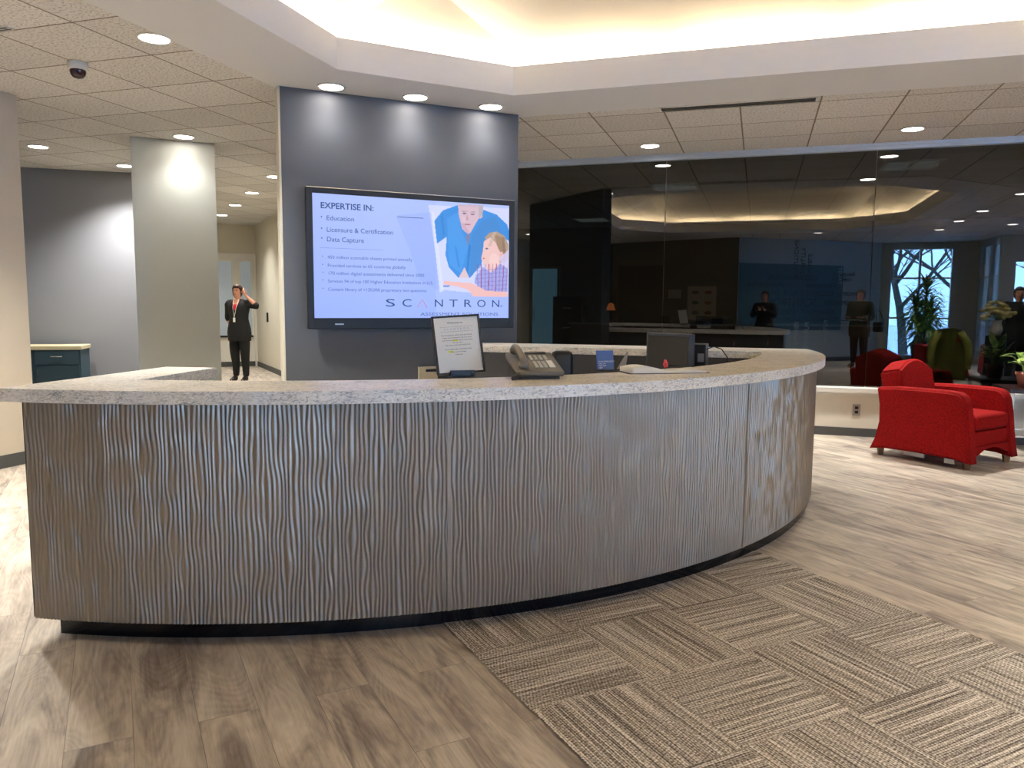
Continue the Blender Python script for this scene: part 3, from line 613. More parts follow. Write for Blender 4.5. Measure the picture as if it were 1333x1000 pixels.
b = B(); HM = KM @ Matrix.Translation((-.068, 0, 0))
hp = [(0, .018, .024), (0, .05, .034), (0, .11, .040), (0, .165, .036), (0, .195, .026)]
tube(b, [HM @ Vector(p) for p in hp], [.017, .016, .014, .016, .018], 10); tube(b, [HM @ Vector((0, .024, .006)), HM @ Vector((0, .026, .018)), HM @ Vector((0, .03, .034))], [.02, .024, .016], 14); tube(b, [HM @ Vector((0, .19, .006)), HM @ Vector((0, .188, .018)), HM @ Vector((0, .184, .034))], [.02, .024, .016], 14)
link('handset', b, phm, ph, True)
b = B(); cp = []
for i in range(240):
    tt = i/239; base = Vector((-.075-.045*math.sin(tt*3.1), -.10-.035*math.sin(tt*3.14), .012)); base.x += -.02*tt; base = Vector((-.07-.06*math.sin(tt*math.pi), -.075-.055*tt*(1-tt)*4, .0105+(.03*(1-tt)**6)))
    cp.append(base+Vector((0, math.cos(i*.9)*.007, math.sin(i*.9)*.007)))
tube(b, cp, .0022, 5); link('coiled_cord', b, phd, ph, True)
# guest book, pen with flower, card, easel
gb = empty('guest_book', (.72, 3.64, TZ), R(12), 'open visitor book with white pages on the counter', 'book')
b = B(); bx(b, -.205, .2, -.08, .085, 0, .003, None, .001); link('book_cover', b, blackpl, gb)
def page(side_, n=12):
    b = B(); L = .19 if side_ < 0 else .185; rows = []
    for i in range(n+1):
        t_ = i/n; x = side_*t_*L; z = .006+.020*math.sin(t_*math.pi*.9)*(1 if side_ < 0 else .35)+(.012*t_ if side_ < 0 else 0)
        rows.append((x, z))
    for y0, y1 in ((-.075, .08),):
        a = [b.verts.new((x, y0, z)) for x, z in rows]; c = [b.verts.new((x, y1, z)) for x, z in rows]; a2 = [b.verts.new((x, y0, .003)) for x, z in rows]; c2 = [b.verts.new((x, y1, .003)) for x, z in rows]
        for i in range(n): b.faces.new((a[i], a[i+1], c[i+1], c[i])); b.faces.new((a2[i], a2[i+1], a[i+1], a[i])); b.faces.new((c[i], c[i+1], c2[i+1], c2[i]))
        b.faces.new((a[n], a2[n], c2[n], c[n]))
    bmesh.ops.recalc_face_normals(b, faces=b.faces); return link('pages', b, paper, gb, True)
page(-1); page(1)
pen = empty('flower_pen', (.80, 3.70, TZ+.02), R(100), 'black pen topped with a pink artificial flower lying on the visitor book', 'pen')
b = B(); tube(b, [(0, .05, .008), (0, -.085, .004)], .004, 8); link('pen_barrel', b, blackpl, pen, True)
b = B(); pk = mat('pink_petals', '#e8525f', .7)
for k in range(14):
    a = k*2.4; r_ = .004+.0011*k; c = Vector((math.cos(a)*r_, .062, .016+math.sin(a)*r_)); tube(b, [c-Vector((0, .006, 0)), c, c+Vector((0, .006, 0))], [.002, .007, .003], 6)
link('flower', b, pk, pen, True)
cdp = empty('small_blue_card', (.455, 3.72, TZ), R(12), 'small blue printed card standing upright on the counter beside the visitor book', 'card')
CM = Matrix.Rotation(R(-12), 4, 'X'); b = B(); bx(b, -.045, .042, -.0015, .0015, .004, .098, CM); cdo = link('card_face', b, mat('blue_card', '#4a67a0', .5), cdp)
CF = CM @ Matrix(((1, 0, 0, 0), (0, 0, -1, -.0019), (0, 1, 0, 0), (0, 0, 0, 1)))
for k, s_ in enumerate(('IN AN EMERGENCY', 'CALL US', 'FOR ANY', 'HELP')): text('card_text', s_, .0095, paper, cdo, CF @ Matrix.Translation((-.036, .044-k*.0105, 0)), 'LEFT', .0001)
b = B(); bx(b, -.05, .048, -.012, .03, 0, .004); link('card_base', b, glass_clear, cdp)
ez = empty('desk_easel', (.545, 3.83, TZ), R(40), 'grey folded easel flap standing behind the small blue card', 'easel')
b = B(); prism(b, [(-.03, 0), (.03, 0), (.05, .085), (.043, .085)], -.002, .002, Matrix.Rotation(R(90), 4, 'X')); link('easel_flap', b, mat('easel_grey', '#9b948a', .6), ez)
# monitor
mo = empty('computer_monitor', (.985, 4.80, .735), R(-56), 'dark flat computer monitor seen above the counter edge', 'monitor')
b = B(); bx(b, -.19, .19, -.02, .02, .065, .385, None, .006); link('monitor_shell', b, mat('monitor_grey', '#3f464d', .35), mo)
b = B(); bx(b, -.172, .172, -.0225, -.0195, .085, .368); link('monitor_screen', b, mat('screen_off', '#1c1d1d', .25), mo)
b = B(); bx(b, -.03, .03, -.005, .03, .012, .1); lathe(b, [(.1, 0), (.1, .008), (.04, .016), (0, .016)], 24); link('monitor_stand', b, blackpl, mo)
pc = empty('computer_tower', (1.235, 5.10, .735), R(-20), 'small black computer box standing behind the monitor', 'computer')
b = B(); bx(b, -.055, .055, -.06, .12, 0, .305, None, .004); link('case', b, blackpl, pc)
b = B(); bx(b, .005, .045, -.064, -.059, .19, .245); link('port_plate', b, mat('port_grey', '#8d8f90', .4), pc)
b = B(); tube(b, [(.05, .0, .27), (.1, 0, .29), (.15, 0, .275), (.19, 0, .22), (.2, 0, .1)], .004, 6); link('power_cable', b, blackpl, pc, True)
ch = empty('office_chair', (.27, 4.15, 0), R(190), 'black office chair behind the counter, only its rounded backrest showing', 'chair')
b = B(); bx(b, -.062, .062, -.03, .03, .56, 1.045, None, .028); link('backrest', b, blackpl, ch, True)
b = B(); bx(b, -.22, .22, -.02, .42, .42, .5, None, .03); link('seat', b, blackpl, ch, True)
b = B(); bx(b, -.03, .03, -.015, .02, .44, .6); tube(b, [(0, .2, .06), (0, .2, .42)], .03, 10); link('post', b, darkmetal, ch)
for k in range(5):
    a = k*math.tau/5; b = B(); e_ = Vector((.27*math.cos(a), .2+.27*math.sin(a), .05)); tube(b, [(0, .2, .08), e_], [.025, .016], 8); tube(b, [e_+Vector((0, -.02, -.022)), e_+Vector((0, .02, -.022))], .028, 10); link('leg', b, darkmetal, ch)
# ---------------------------------------------------------------- red armchairs
def armchair(label, loc, rz):
    t_ = empty('armchair', loc, rz, label, 'armchair', 'red armchairs')
    def sidepanel(s_):
        b = B(); n = 22
        # profile in y (front -) z : flared at the foot, rounded front top
        prof = [(-.43, .055), (-.405, .25), (-.385, .42), (-.365, .53), (-.34, .585), (-.30, .613), (-.22, .622), (0, .622), (.25, .615), (.385, .60), (.40, .585), (.375, .45), (.37, .30), (.40, .15), (.435, .055), (.3, .075), (0, .082), (-.3, .075)]
        x0, x1 = (.255, .375)
        xa = [b.verts.new((s_*x0, y, z)) for y, z in prof]; xb = [b.verts.new((s_*(x1+(.018 if z < .1 else 0)), y, z)) for y, z in prof]
        b.faces.new(xa); b.faces.new(list(reversed(xb)))
        m_ = len(prof)
        for i in range(m_): j = (i+1) % m_; b.faces.new((xa[j], xa[i], xb[i], xb[j]))
        bmesh.ops.recalc_face_normals(b, faces=b.faces)
        bmesh.ops.bevel(b, geom=[e for e in b.edges if abs(e.verts[0].co.x-e.verts[1].co.x) < .03], offset=.022, segments=3, affect='EDGES')
        link('arm', b, red, t_, True)
    sidepanel(-1); sidepanel(1)
    b = B(); bx(b, -.27, .27, -.385, .3, .17, .30, None, .012); link('seat_base', b, red, t_, True)
    b = B(); prof = [(-.26, .10), (-.26, .18), (.26, .18), (.26, .10), (.21, .115), (.12, .15), (0, .163), (-.12, .15), (-.21, .115)]
    prism(b, [(x, z) for x, z in prof], 0, .03, Matrix(((1, 0, 0, 0), (0, 0, 1, -.405), (0, 1, 0, 0), (0, 0, 0, 1)))); bmesh.ops.recalc_face_normals(b, faces=b.faces); link('front_apron', b, red, t_)
    b = B(); bx(b, -.255, .255, -.40, .2, .305, .435, None, .035); link('seat_cushion', b, red, t_, True)
    b = B(); n = 14; prof = [(-.255, .36)]+[(-.255+.51*i/n, .76+.095*math.sin(math.pi*i/n)) for i in range(n+1)]+[(.255, .36)]
    Mx = Matrix.Translation((0, .20, 0)) @ Matrix.Translation((0, 0, .36)) @ Matrix.Rotation(R(-12), 4, 'X') @ Matrix.Translation((0, 0, -.36)) @ Matrix(((1, 0, 0, 0), (0, 0, 1, 0), (0, 1, 0, 0), (0, 0, 0, 1)))
    prism(b, prof, -.02, .18, Mx); bmesh.ops.recalc_face_normals(b, faces=b.faces); bmesh.ops.bevel(b, geom=list(b.edges), offset=.022, segments=3, affect='EDGES'); link('backrest', b, red, t_, True)
    b = B(); bx(b, -.26, .26, .27, .40, .1, .6, None, .02); link('back_panel', b, red, t_, True)
    fm = mat('wooden_foot', '#7a5a3a', .5)
    for x in (-.31, .31):
        for y in (-.37, .37): b = B(); tube(b, [(x, y, .0), (x, y, .065)], [.026, .036], 4); link('foot', b, fm, t_)
    b = B(); bx(b, -.31, -.30, -.02, .16, .035, .085); link('underside_tag', b, paper, t_)
    b = B(); bx(b, -.33, -.32, -.28, -.2, .03, .08); link('underside_tag', b, paper, t_)
    soften(t_); return t_
ac = armchair('red fabric armchair standing in front of the low cream wall under the dark glass', (3.715, 6.54, 0), 0)
ac.rotation_euler = (0, 0, R(32)); ac['group'] = 'red armchairs'
a2 = dup(ac, (5.62, 6.35, 0), R(20), 'red armchair to the right of the chrome side table, mostly out of view')
a3 = dup(ac, (3.35, -.25, 0), R(-22), 'red armchair with a yellow-green jacket over its back, mirrored in the glass')
a4 = dup(ac, (4.35, -.75, 0), R(-10), 'red armchair with a grey coat piled on it, mirrored in the glass')
# side table with plant
st = empty('side_table', (4.72, 6.86, 0), R(-17.7), 'small side table with chrome legs and dark top beside the red armchair', 'table')
b = B(); bx(b, -.29, .29, -.27, .27, .55, .585, None, .004); link('table_top', b, mat('dark_red_wood', '#2a1413', .3), st)
for x in (-.26, .26):
    for y in (-.24, .24): b = B(); bx(b, x-.014, x+.014, y-.014, y+.014, 0, .55); link('leg', b, chrome, st)
for x in (-.26, .26): b = B(); bx(b, x-.008, x+.008, -.226, .226, .16, .176); link('stretcher', b, chrome, st)
for y in (-.24, .24): b = B(); bx(b, -.246, .246, y-.008, y+.008, .16, .176); link('stretcher', b, chrome, st)
def leafblade(b, base, d, L, w, droop, n=6, fold=.15):
    d = Vector(d).normalized(); side_ = d.cross(Vector((0, 0, 1))); side_ = side_.normalized() if side_.length > .05 else Vector((1, 0, 0)); p = Vector(base); L_ = []; dd = d.copy()
    for i in range(n+1):
        t_ = i/n; ww = w*math.sin(math.pi*min(1, .12+.88*t_))**.8 if t_ < 1 else 0; nn = side_.cross(dd)
        L_.append((b.verts.new(p-side_*ww), b.verts.new(p-nn*ww*fold), b.verts.new(p+side_*ww))); dd = (dd+Vector((0, 0, -droop/n))).normalized(); p = p+dd*L/n
    for A, C_ in zip(L_, L_[1:]):
        b.faces.new((A[0], A[1], C_[1], C_[0])); b.faces.new((A[1], A[2], C_[2], C_[1]))
def m_leaf(name, c1, c2):
    m = bpy.data.materials.new(name); m.use_nodes = True; t = NT(m); tc = t.add('ShaderNodeTexCoord'); n = t.add('ShaderNodeTexNoise', i_Scale=14.0, i_Detail=2.0); t.link(tc.outputs['Object'], n.inputs['Vector'])
    t.link(t.ramp(n.outputs[0], [(.35, c1), (.62, c2)]), t.b.inputs['Base Color']); t.b.inputs['Roughness'].default_value = .4; return m
leafm, leafd = m_leaf('variegated_leaf', '#4f7a35', '#a3b565'), m_leaf('dracaena_leaf', '#3f6a34', '#7fa44e')
pl = empty('potted_plant', (4.62, 6.87, .585), 0, 'leafy green plant with broad variegated leaves in a reddish pot on the side table', 'plant')
b = B(); lathe(b, [(0, 0), (.06, 0), (.082, .11), (.09, .115), (.09, .14), (.078, .14), (.07, .12), (0, .12)], 24); link('pot', b, mat('terracotta_glaze', '#a86a5a', .35, vary=.15), pl, True)
b = B(); rnd = random.Random(3)
for k in range(34):
    a = rnd.uniform(0, 6.28); el = rnd.uniform(.1, 1.3); L = rnd.uniform(.10, .17); hh = rnd.uniform(.15, .34); r_ = rnd.uniform(.02, .1)
    base = Vector((r_*math.cos(a), r_*math.sin(a), hh)); leafblade(b, base, (math.cos(a)*math.cos(el), math.sin(a)*math.cos(el), math.sin(el)), L, .032, .8)
link('foliage', b, leafm, pl, True)
b = B()
for k in range(12):
    a = k*.53; tube(b, [(.02*math.cos(a), .02*math.sin(a), .11), (.04*math.cos(a), .04*math.sin(a), .2), (.09*math.cos(a), .09*math.sin(a), .3)], .004, 5)
link('stems', b, leafm, pl)
# ---------------------------------------------------------------- cabinet in the alcove
gd = (Vector(GWB)-Vector(GWA)).normalized(); gr = math.atan2(gd.y, gd.x)
cb = empty('storage_cabinet', (-5.62, 9.25, 0), gr, 'dark teal storage cabinet with cream top against the grey wall', 'cabinet')
teal = mat('teal_laminate', '#2c4450', .5, vary=.05)
b = B(); bx(b, -.62, .47, -.46, -.015, .08, .74); bx(b, -.60, .45, -.40, -.02, 0, .08); link('cabinet_body', b, teal, cb)
b = B(); bx(b, -.64, .49, -.49, -.012, .74, .785, None, .004); link('cabinet_top', b, mat('cream_laminate', '#bdb492', .5), cb)
for x0, x1, hx in ((-.61, -.01, -.05), (0, .46, .035)):
    b = B(); bx(b, x0+.003, x1-.003, -.478, -.461, .1, .56); dr = link('cabinet_door', b, teal, cb); b = B(); tube(b, [(hx, -.48, .43), (hx, -.505, .44), (hx, -.505, .53), (hx, -.48, .54)], .006, 6); link('door_handle', b, chrome, dr)
    b = B(); bx(b, x0+.003, x1-.003, -.478, -.461, .57, .735); dr = link('drawer', b, teal, cb); xm = (x0+x1)/2; b = B(); tube(b, [(xm-.07, -.48, .665), (xm-.06, -.505, .665), (xm+.06, -.505, .665), (xm+.07, -.48, .665)], .006, 6); link('drawer_handle', b, chrome, dr)
# ---------------------------------------------------------------- small wall and ceiling fittings
FG = frame((3.447, 7.61+.0, .265), UA, (-VA[0], -VA[1])); pt = uv(*(lambda x, y: (x*UA[0]+y*UA[1], 8.334))(3.447, 7.61)); FG = frame((0, 0, 0), UA, (-VA[0], -VA[1]))
op = empty('wall_outlet', (*pt, .268), 0, 'steel wall outlet on the low cream wall left of the armchair', 'outlet')
b = B(); bx(b, -.036, .036, -.058, .058, 0, .006, FG, .001); link('outlet_plate', b, mat('steel_plate', '#a9a59c', .35, .7), op)
for y in (-.022, .022): b = B(); bx(b, -.016, .016, y-.014, y+.014, .006, .009, FG, .001); link('socket', b, blackpl, op)
pt2 = Vector((-.70, 6.26)); 
pw = Vector(TVA)+TVd*((pt2-Vector(TVA)).dot(TVd)); FT = frame((0, 0, 0), tuple(TVd), tuple(TVn))
wp = empty('wall_panel', (pw.x, pw.y, .70), 0, 'small beige wall unit with a dark display low on the slate wall', 'wall unit')
b = B(); bx(b, -.075, .085, -.06, .085, .001, .04, FT, .004); link('unit_case', b, mat('beige_plastic', '#b9ae94', .5), wp)
b = B(); bx(b, -.02, .07, .045, .065, .04, .043, FT); link('unit_display', b, blackpl, wp)
dcp = (-2.917, 5.32)
dc = empty('dome_camera', (*dcp, CZ), 0, 'small dome security camera with white collar on the tiled ceiling', 'security camera')
b = B(); lathe(b, [(0, .002), (.062, .002), (.062, -.045), (.056, -.05), (0, -.05)], 28); link('collar', b, whitetrim, dc, True)
b = B(); lathe(b, [(.05, -.0505), (.05, -.06), (.044, -.082), (.03, -.098), (0, -.106)], 28); link('dome', b, mat('smoked_dome', '#3a2428', .08), dc, True)
pt3 = Vector((-4.696, 14.767)); sw = CR1 and (Vector(CR1)+Vector((CR0[0]-CR1[0], CR0[1]-CR1[1])).normalized()*((pt3-Vector(CR1)).dot(Vector((CR0[0]-CR1[0], CR0[1]-CR1[1])).normalized())))
FC = frame((0, 0, 0), (-PD[0], -PD[1]), (-PN[0], -PN[1]))
sp_ = empty('card_reader', (sw.x, sw.y, 1.03), 0, 'black card reader on the right wall of the corridor', 'card reader')
b = B(); bx(b, -.045, .045, -.09, .09, .001, .03, FC, .004); link('reader_case', b, blackpl, sp_)
# slot diffuser on the right tiles
vt = empty('air_diffuser', (*uv(-.23, 6.50), CZ), 0, 'long black slot air diffuser in the tiled ceiling right of the screen wall', 'air vent')
FV = Matrix(((UA[0], VA[0], 0, 0), (UA[1], VA[1], 0, 0), (0, 0, 1, 0), (0, 0, 0, 1)))
b = B(); bx(b, -.6, .6, -.06, .06, -.006, .0, FV); link('diffuser_frame', b, whitetrim, vt)
for y in (-.036, 0, .036): b = B(); bx(b, -.585, .585, y-.012, y+.012, -.008, -.0055, FV); link('slot', b, blackpl, vt)
v2 = empty('ceiling_grille', (*uv(-4.42, 3.55), CZ), 0, 'narrow dark slot grille in the left tiled ceiling behind the dome camera', 'air vent')
b = B(); bx(b, -.2, .2, -.03, .03, -.006, 0, FV); link('grille_frame', b, whitetrim, v2); 
for y in (-.014, .014): b = B(); bx(b, -.19, .19, y-.007, y+.007, -.008, -.0055, FV); link('slot', b, blackpl, v2)
# ---------------------------------------------------------------- people
skin_m = mat('skin', '#c98f74', .55, vary=.04, scale=12); 
def cloth(name, c, bump=.15): return mat(name, c, .85, vary=.12, scale=9, bump=bump)
def skinned(name, pts, edges, m, parent, sub=2, root=0, shape=None):
    keys = list(pts); me = bpy.data.meshes.new(name); me.from_pydata([pts[k][:3] for k in keys], [(keys.index(a), keys.index(c)) for a, c in edges], [])
    o = bpy.data.objects.new(name, me); COL.objects.link(o); md = o.modifiers.new('s', 'SKIN'); md.use_smooth_shade = True; md.branch_smoothing = .6
    for i, k in enumerate(keys):
        r = pts[k][3]; sv = me.skin_vertices[0].data[i]; sv.radius = r if isinstance(r, tuple) else (r, r); sv.use_root = (i == root)
    md2 = o.modifiers.new('d', 'SUBSURF'); md2.levels = md2.render_levels = sub
    nm = bpy.data.meshes.new_from_object(o.evaluated_get(bpy.context.evaluated_depsgraph_get())); bpy.data.objects.remove(o); nm.materials.clear()
    if shape: shape(nm)
    return link(name, nm, m, parent, True)
def grow(p, d): return {k: (v[0], v[1], v[2], (v[3][0]+d, v[3][1]+d) if isinstance(v[3], tuple) else v[3]+d) for k, v in p.items()}
def hand(P_, E_, pre, w, d, up_, thumb, curl=.5, s=1.0):
    # w: wrist position, d: hand direction, up_: back-of-hand normal, thumb: side direction
    w = Vector(w); d = Vector(d).normalized(); t_ = Vector(thumb); t_ = (t_-d*t_.dot(d)).normalized(); nrm = Vector(up_); nrm = (nrm-d*nrm.dot(d)-t_*nrm.dot(t_)).normalized()
    pm = w+d*.055*s; P_[pre+'palm'] = (*pm, (.034*s, .017*s)); E_.append((pre+'wrist', pre+'palm'))
    for i, (o_, L) in enumerate(((.026, .066), (.009, .074), (-.009, .068), (-.025, .054))):
        k0 = w+d*.085*s+t_*o_*s; P_[pre+'f%da' % i] = (*k0, .0105*s); E_.append((pre+'palm', pre+'f%da' % i))
        q = k0; dd = d.copy()
        for j, f_ in enumerate((.5, .3, .25)):
            dd = (dd*math.cos(curl*.6)-nrm*math.sin(curl*.6)).normalized(); q = q+dd*L*f_*s*1.05; nm_ = pre+'f%d%s' % (i, 'bcd'[j]); P_[nm_] = (*q, (.0098-.001*j)*s)
            E_.append((pre+'f%d%s' % (i, 'abc'[j]), nm_))
    k0 = w+d*.03*s+t_*.03*s; P_[pre+'t0'] = (*k0, .013*s); E_.append((pre+'palm', pre+'t0'))
    q = k0+(d*.6+t_*.7-nrm*.2).normalized()*.035*s; P_[pre+'t1'] = (*q, .011*s); E_.append((pre+'t0', pre+'t1'))
    q = q+(d*.85+t_*.3-nrm*.25).normalized()*.03*s; P_[pre+'t2'] = (*q, .0095*s); E_.append((pre+'t1', pre+'t2'))
def person(label, loc, rz, hgt, arms, fills, cat='person', feet=None, bulk=1.0, hair_c='#2a1712', long_hair=True, coat=False, neck_c=None, tilt=0):
    root = empty('person', loc, rz, label, cat); s = hgt/1.65; k = bulk
    sc_ = lambda d: {a: (v[0]*s, v[1]*s, v[2]*s, tuple(x*s for x in v[3]) if isinstance(v[3], tuple) else v[3]*s) for a, v in d.items()}
    Pp = {'pelvis': (0, 0, .93, (.135*k, .105*k)), 'waist': (0, .0, 1.07, (.12*k, .098*k)), 'chest': (0, .005, 1.22, (.145*k, .112*k)), 'upper': (0, .01, 1.325, (.11*k, .088)),
         'neck': (0, .010, 1.40, .050), 'jaw': (tilt*.3, -.016, 1.474, (.060, .062)), 'head': (tilt*.6, -.005, 1.535, (.076, .090)), 'crown': (tilt*.9, .008, 1.588, (.066, .078)),
         'hipL': (.095, 0, .79, .088*k), 'hipR': (-.095, 0, .79, .088*k)}
    E_ = [('pelvis', 'waist'), ('waist', 'chest'), ('chest', 'upper'), ('upper', 'neck'), ('neck', 'jaw'), ('jaw', 'head'), ('head', 'crown'), ('pelvis', 'hipL'), ('pelvis', 'hipR')]
    ft = feet or {'L': (.10, -.01), 'R': (-.10, .03)}
    for sd in 'LR':
        fx, fy = ft[sd]; hx = .092 if sd == 'L' else -.092
        Pp['knee'+sd] = ((hx+fx)/2, fy*.5-.012, .47, .062*k); Pp['calf'+sd] = (fx*.95, fy+.01, .33, .052*k); Pp['ankle'+sd] = (fx, fy+.01, .085, .036); Pp['ball'+sd] = (fx*1.08, fy-.09, .035, (.038, .026)); Pp['toe'+sd] = (fx*1.12, fy-.15, .028, (.03, .02))
        E_ += [('hip'+sd, 'knee'+sd), ('knee'+sd, 'calf'+sd), ('calf'+sd, 'ankle'+sd), ('ankle'+sd, 'ball'+sd), ('ball'+sd, 'toe'+sd)]
        A = arms[sd]; sx = 1 if sd == 'L' else -1
        Pp['sh'+sd] = (sx*.16*k, .01, 1.325, .058*k); Pp['el'+sd] = (*A['elbow'], .041*k); Pp['fa'+sd] = (*[(A['elbow'][i]*.55+A['wrist'][i]*.45) for i in range(3)], .036*k); Pp[sd+'wrist'] = (*A['wrist'], .024)
        E_ += [('upper', 'sh'+sd), ('sh'+sd, 'el'+sd), ('el'+sd, 'fa'+sd), ('fa'+sd, sd+'wrist')]
        hand(Pp, E_, sd, A['wrist'], A['hand'], A['up'], A['thumb'], A.get('curl', .6))
    Pp = sc_(Pp)
    def face(me):
        hx, hy, hz = tilt*.55*s, -.005*s, 1.53*s
        for v in me.vertices:
            x, y, z = v.co.x-hx, v.co.y-hy, v.co.z-hz
            if z > -.12*s and y < 0 and abs(x) < .08*s:
                g = lambda cx, cz, r: math.exp(-((x-cx*s)**2+(z-cz*s)**2)/(r*s)**2)
                v.co.y += s*(-.020*g(0, -.018, .014)-.006*g(0, -.055, .02)+.008*g(.03, .012, .016)+.008*g(-.03, .012, .016)-.006*g(0, -.085, .025))
    skinned('body', Pp, E_, skin_m, root, 2, 0, face)
    hd = Vector((tilt*.6*s, -.005*s, 1.535*s))
    # face details
    eye = mat('eye', '#1c1410', .3); lip = mat('lips', '#9a4b48', .5)
    for sx in (-1, 1): b = B(); bmesh.ops.create_uvsphere(b, u_segments=10, v_segments=8, radius=.0085*s, matrix=Matrix.Translation(hd+Vector((sx*.029*s, -.074*s, .006*s)))); link('eye', b, eye, root, True)
    for sx in (-1, 1): b = B(); tube(b, [hd+Vector((sx*.014*s, -.081*s, .024*s)), hd+Vector((sx*.03*s, -.079*s, .029*s)), hd+Vector((sx*.044*s, -.068*s, .023*s))], .003*s, 5); link('eyebrow', b, mat('brow', hair_c, .8), root)
    b = B(); tube(b, [hd+Vector((-.022*s, -.074*s, -.054*s)), hd+Vector((0, -.083*s, -.052*s)), hd+Vector((.022*s, -.074*s, -.054*s))], [.003*s, .0058*s, .003*s], 6); link('mouth', b, lip, root, True)
    for sx in (-1, 1): b = B(); bmesh.ops.create_uvsphere(b, u_segments=10, v_segments=8, radius=.02*s, matrix=Matrix.Translation(hd+Vector((sx*.073*s, .005*s, -.005*s))) @ Matrix.Diagonal((.45, .8, 1.35, 1))); link('ear', b, skin_m, root, True)
    # hair cap
    b = B(); bmesh.ops.create_uvsphere(b, u_segments=28, v_segments=20, radius=1.0)
    for v in b.verts:
        c = v.co.copy(); v.co = Vector((c.x*.088, c.y*.102+.012, c.z*.10+.022))
        if c.y < -.2 and c.z < .42+.25*abs(c.x): v.co = Vector((c.x*.078, -.02-.03*max(0, -c.y), max(.05, v.co.z)))
        elif c.z < -.1: v.co.z = .022-.1*.1+(c.z+.1)*(.16 if long_hair else .1); v.co.x *= 1.02
    bmesh.ops.transform(b, matrix=Matrix.Translation(hd) @ Matrix.Diagonal((s, s, s, 1)), verts=b.verts); link('hair', b, mat('hair', hair_c, .55, vary=.3, scale=30), root, True)
    # clothes grow from the same skeleton
    hemz = .66 if coat else fills.get('hem', .80); ex = .024 if coat else .010; b = B(); rings = []
    for t_, rx, ry, yc in ((1.405, .062, .062, .012), (1.385, .082, .074, .012), (1.362, .125, .086, .012), (1.335, .160, .098, .01), (1.29, .172, .112, .006), (1.23, .160, .120, .004), (1.15, .143, .114, 0), (1.07, .138, .112, 0), (1.0, .152, .120, 0), (.92, .172, .130, 0), (.84, .180, .135, 0), (.76, .176, .134, 0), (hemz, .168, .128, 0)):
        if t_ < hemz-.001: continue
        rings.append([b.verts.new(((rx*k+ex)*s*math.cos(q*.2618), ((ry*k+ex)*math.sin(q*.2618)+yc)*s, t_*s)) for q in range(24)])
    for A_r, B_r in zip(rings, rings[1:]):
        for q in range(24): b.faces.new((A_r[q], B_r[q], B_r[(q+1) % 24], A_r[(q+1) % 24]))
    for sd in 'LR':
        sh, el, fa_, wr = [Vector(Pp[a][:3]) for a in ('sh'+sd, 'el'+sd, 'fa'+sd, sd+'wrist')]
        end = el.lerp(fa_, .5) if fills.get('short') else fa_.lerp(wr, .85)
        q0 = Vector((sh.x*.45, sh.y, sh.z+.012*s)); r0 = .072*k*s
        pts = [q0, sh, sh.lerp(el, .25), sh.lerp(el, .6), el, el.lerp(end, .4), end]; c_ = 1.25 if coat else 1.0
        rs = [.05*k*s, r0*c_, .062*k*s*c_, .054*k*s*c_, .050*k*s*c_, .046*k*s*c_, .042*k*s*c_]
        # smooth the chain
        for _ in range(2):
            np_, nr = [pts[0]], [rs[0]]
            for a_, b_, ra, rb in zip(pts, pts[1:], rs, rs[1:]): np_ += [a_.lerp(b_, .25), a_.lerp(b_, .75)]; nr += [ra*.75+rb*.25, ra*.25+rb*.75]
            pts, rs = np_+[pts[-1]], nr+[rs[-1]]
        tube(b, pts, rs, 14)
    link('jacket', b, cloth('top_cloth', fills['top']), root, True)
    L_ = grow({a: Pp[a] for a in ('waist', 'pelvis', 'hipL', 'hipR', 'kneeL', 'kneeR', 'calfL', 'calfR', 'ankleL', 'ankleR')}, .014*s)
    for a in 'LR': L_['ankle'+a] = (*Pp['ankle'+a][:3], .052*s)
    skinned('trousers', L_, [('waist', 'pelvis'), ('pelvis', 'hipL'), ('pelvis', 'hipR')]+[(f'{a}{c}', f'{d_}{c}') for a, d_ in (('hip', 'knee'), ('knee', 'calf'), ('calf', 'ankle')) for c in 'LR'], cloth('trouser_cloth', fills['legs']), root, 2, 0)
    for sd in 'LR':
        S_ = grow({a+sd: Pp[a+sd] for a in ('ankle', 'ball', 'toe')}, .018*s); skinned('shoe', S_, [('ankle'+sd, 'ball'+sd), ('ball'+sd, 'toe'+sd)], mat('shoe_leather', '#141212', .4), root, 2, 0)
    if neck_c:
        tabz = [(1.405, .062, .012), (1.385, .074, .012), (1.362, .086, .012), (1.335, .098, .01), (1.29, .112, .006), (1.23, .120, .004), (1.15, .114, 0)]
        def yf(z, x):
            for (za, ra, ca), (zb, rb, cb) in zip(tabz, tabz[1:]):
                if za >= z >= zb: f_ = (za-z)/(za-zb); r_ = (ra*(1-f_)+rb*f_)*k+ex; return (ca*(1-f_)+cb*f_)-r_*math.sqrt(max(.1, 1-(x/.17)**2))-.005
            return -.12
        def patch(nm_, rows, m_):
            b = B(); L_r = [[b.verts.new((x*s, yf(z, x)*s, z*s)) for x in (-w_, -w_/2, 0, w_/2, w_)] for z, w_ in rows]
            for A_r, B_r in zip(L_r, L_r[1:]):
                for q in range(4): b.faces.new((A_r[q], B_r[q], B_r[q+1], A_r[q+1]))
            bmesh.ops.recalc_face_normals(b, faces=b.faces); link(nm_, b, m_, root, True)
        patch('bare_neckline', [(1.404, .05), (1.385, .056), (1.362, .056), (1.335, .05), (1.315, .046)], skin_m)
        patch('red_top', [(1.316, .046), (1.29, .04), (1.25, .026), (1.21, .002)], cloth('red_cloth', neck_c))
    return root
down = lambda sx, x=.20, y=.02: dict(elbow=(sx*(x+.02), .04, 1.06), wrist=(sx*x, y, .84), hand=(0, -.1, -1), up=(sx, 0, 0), thumb=(0, -1, 0))
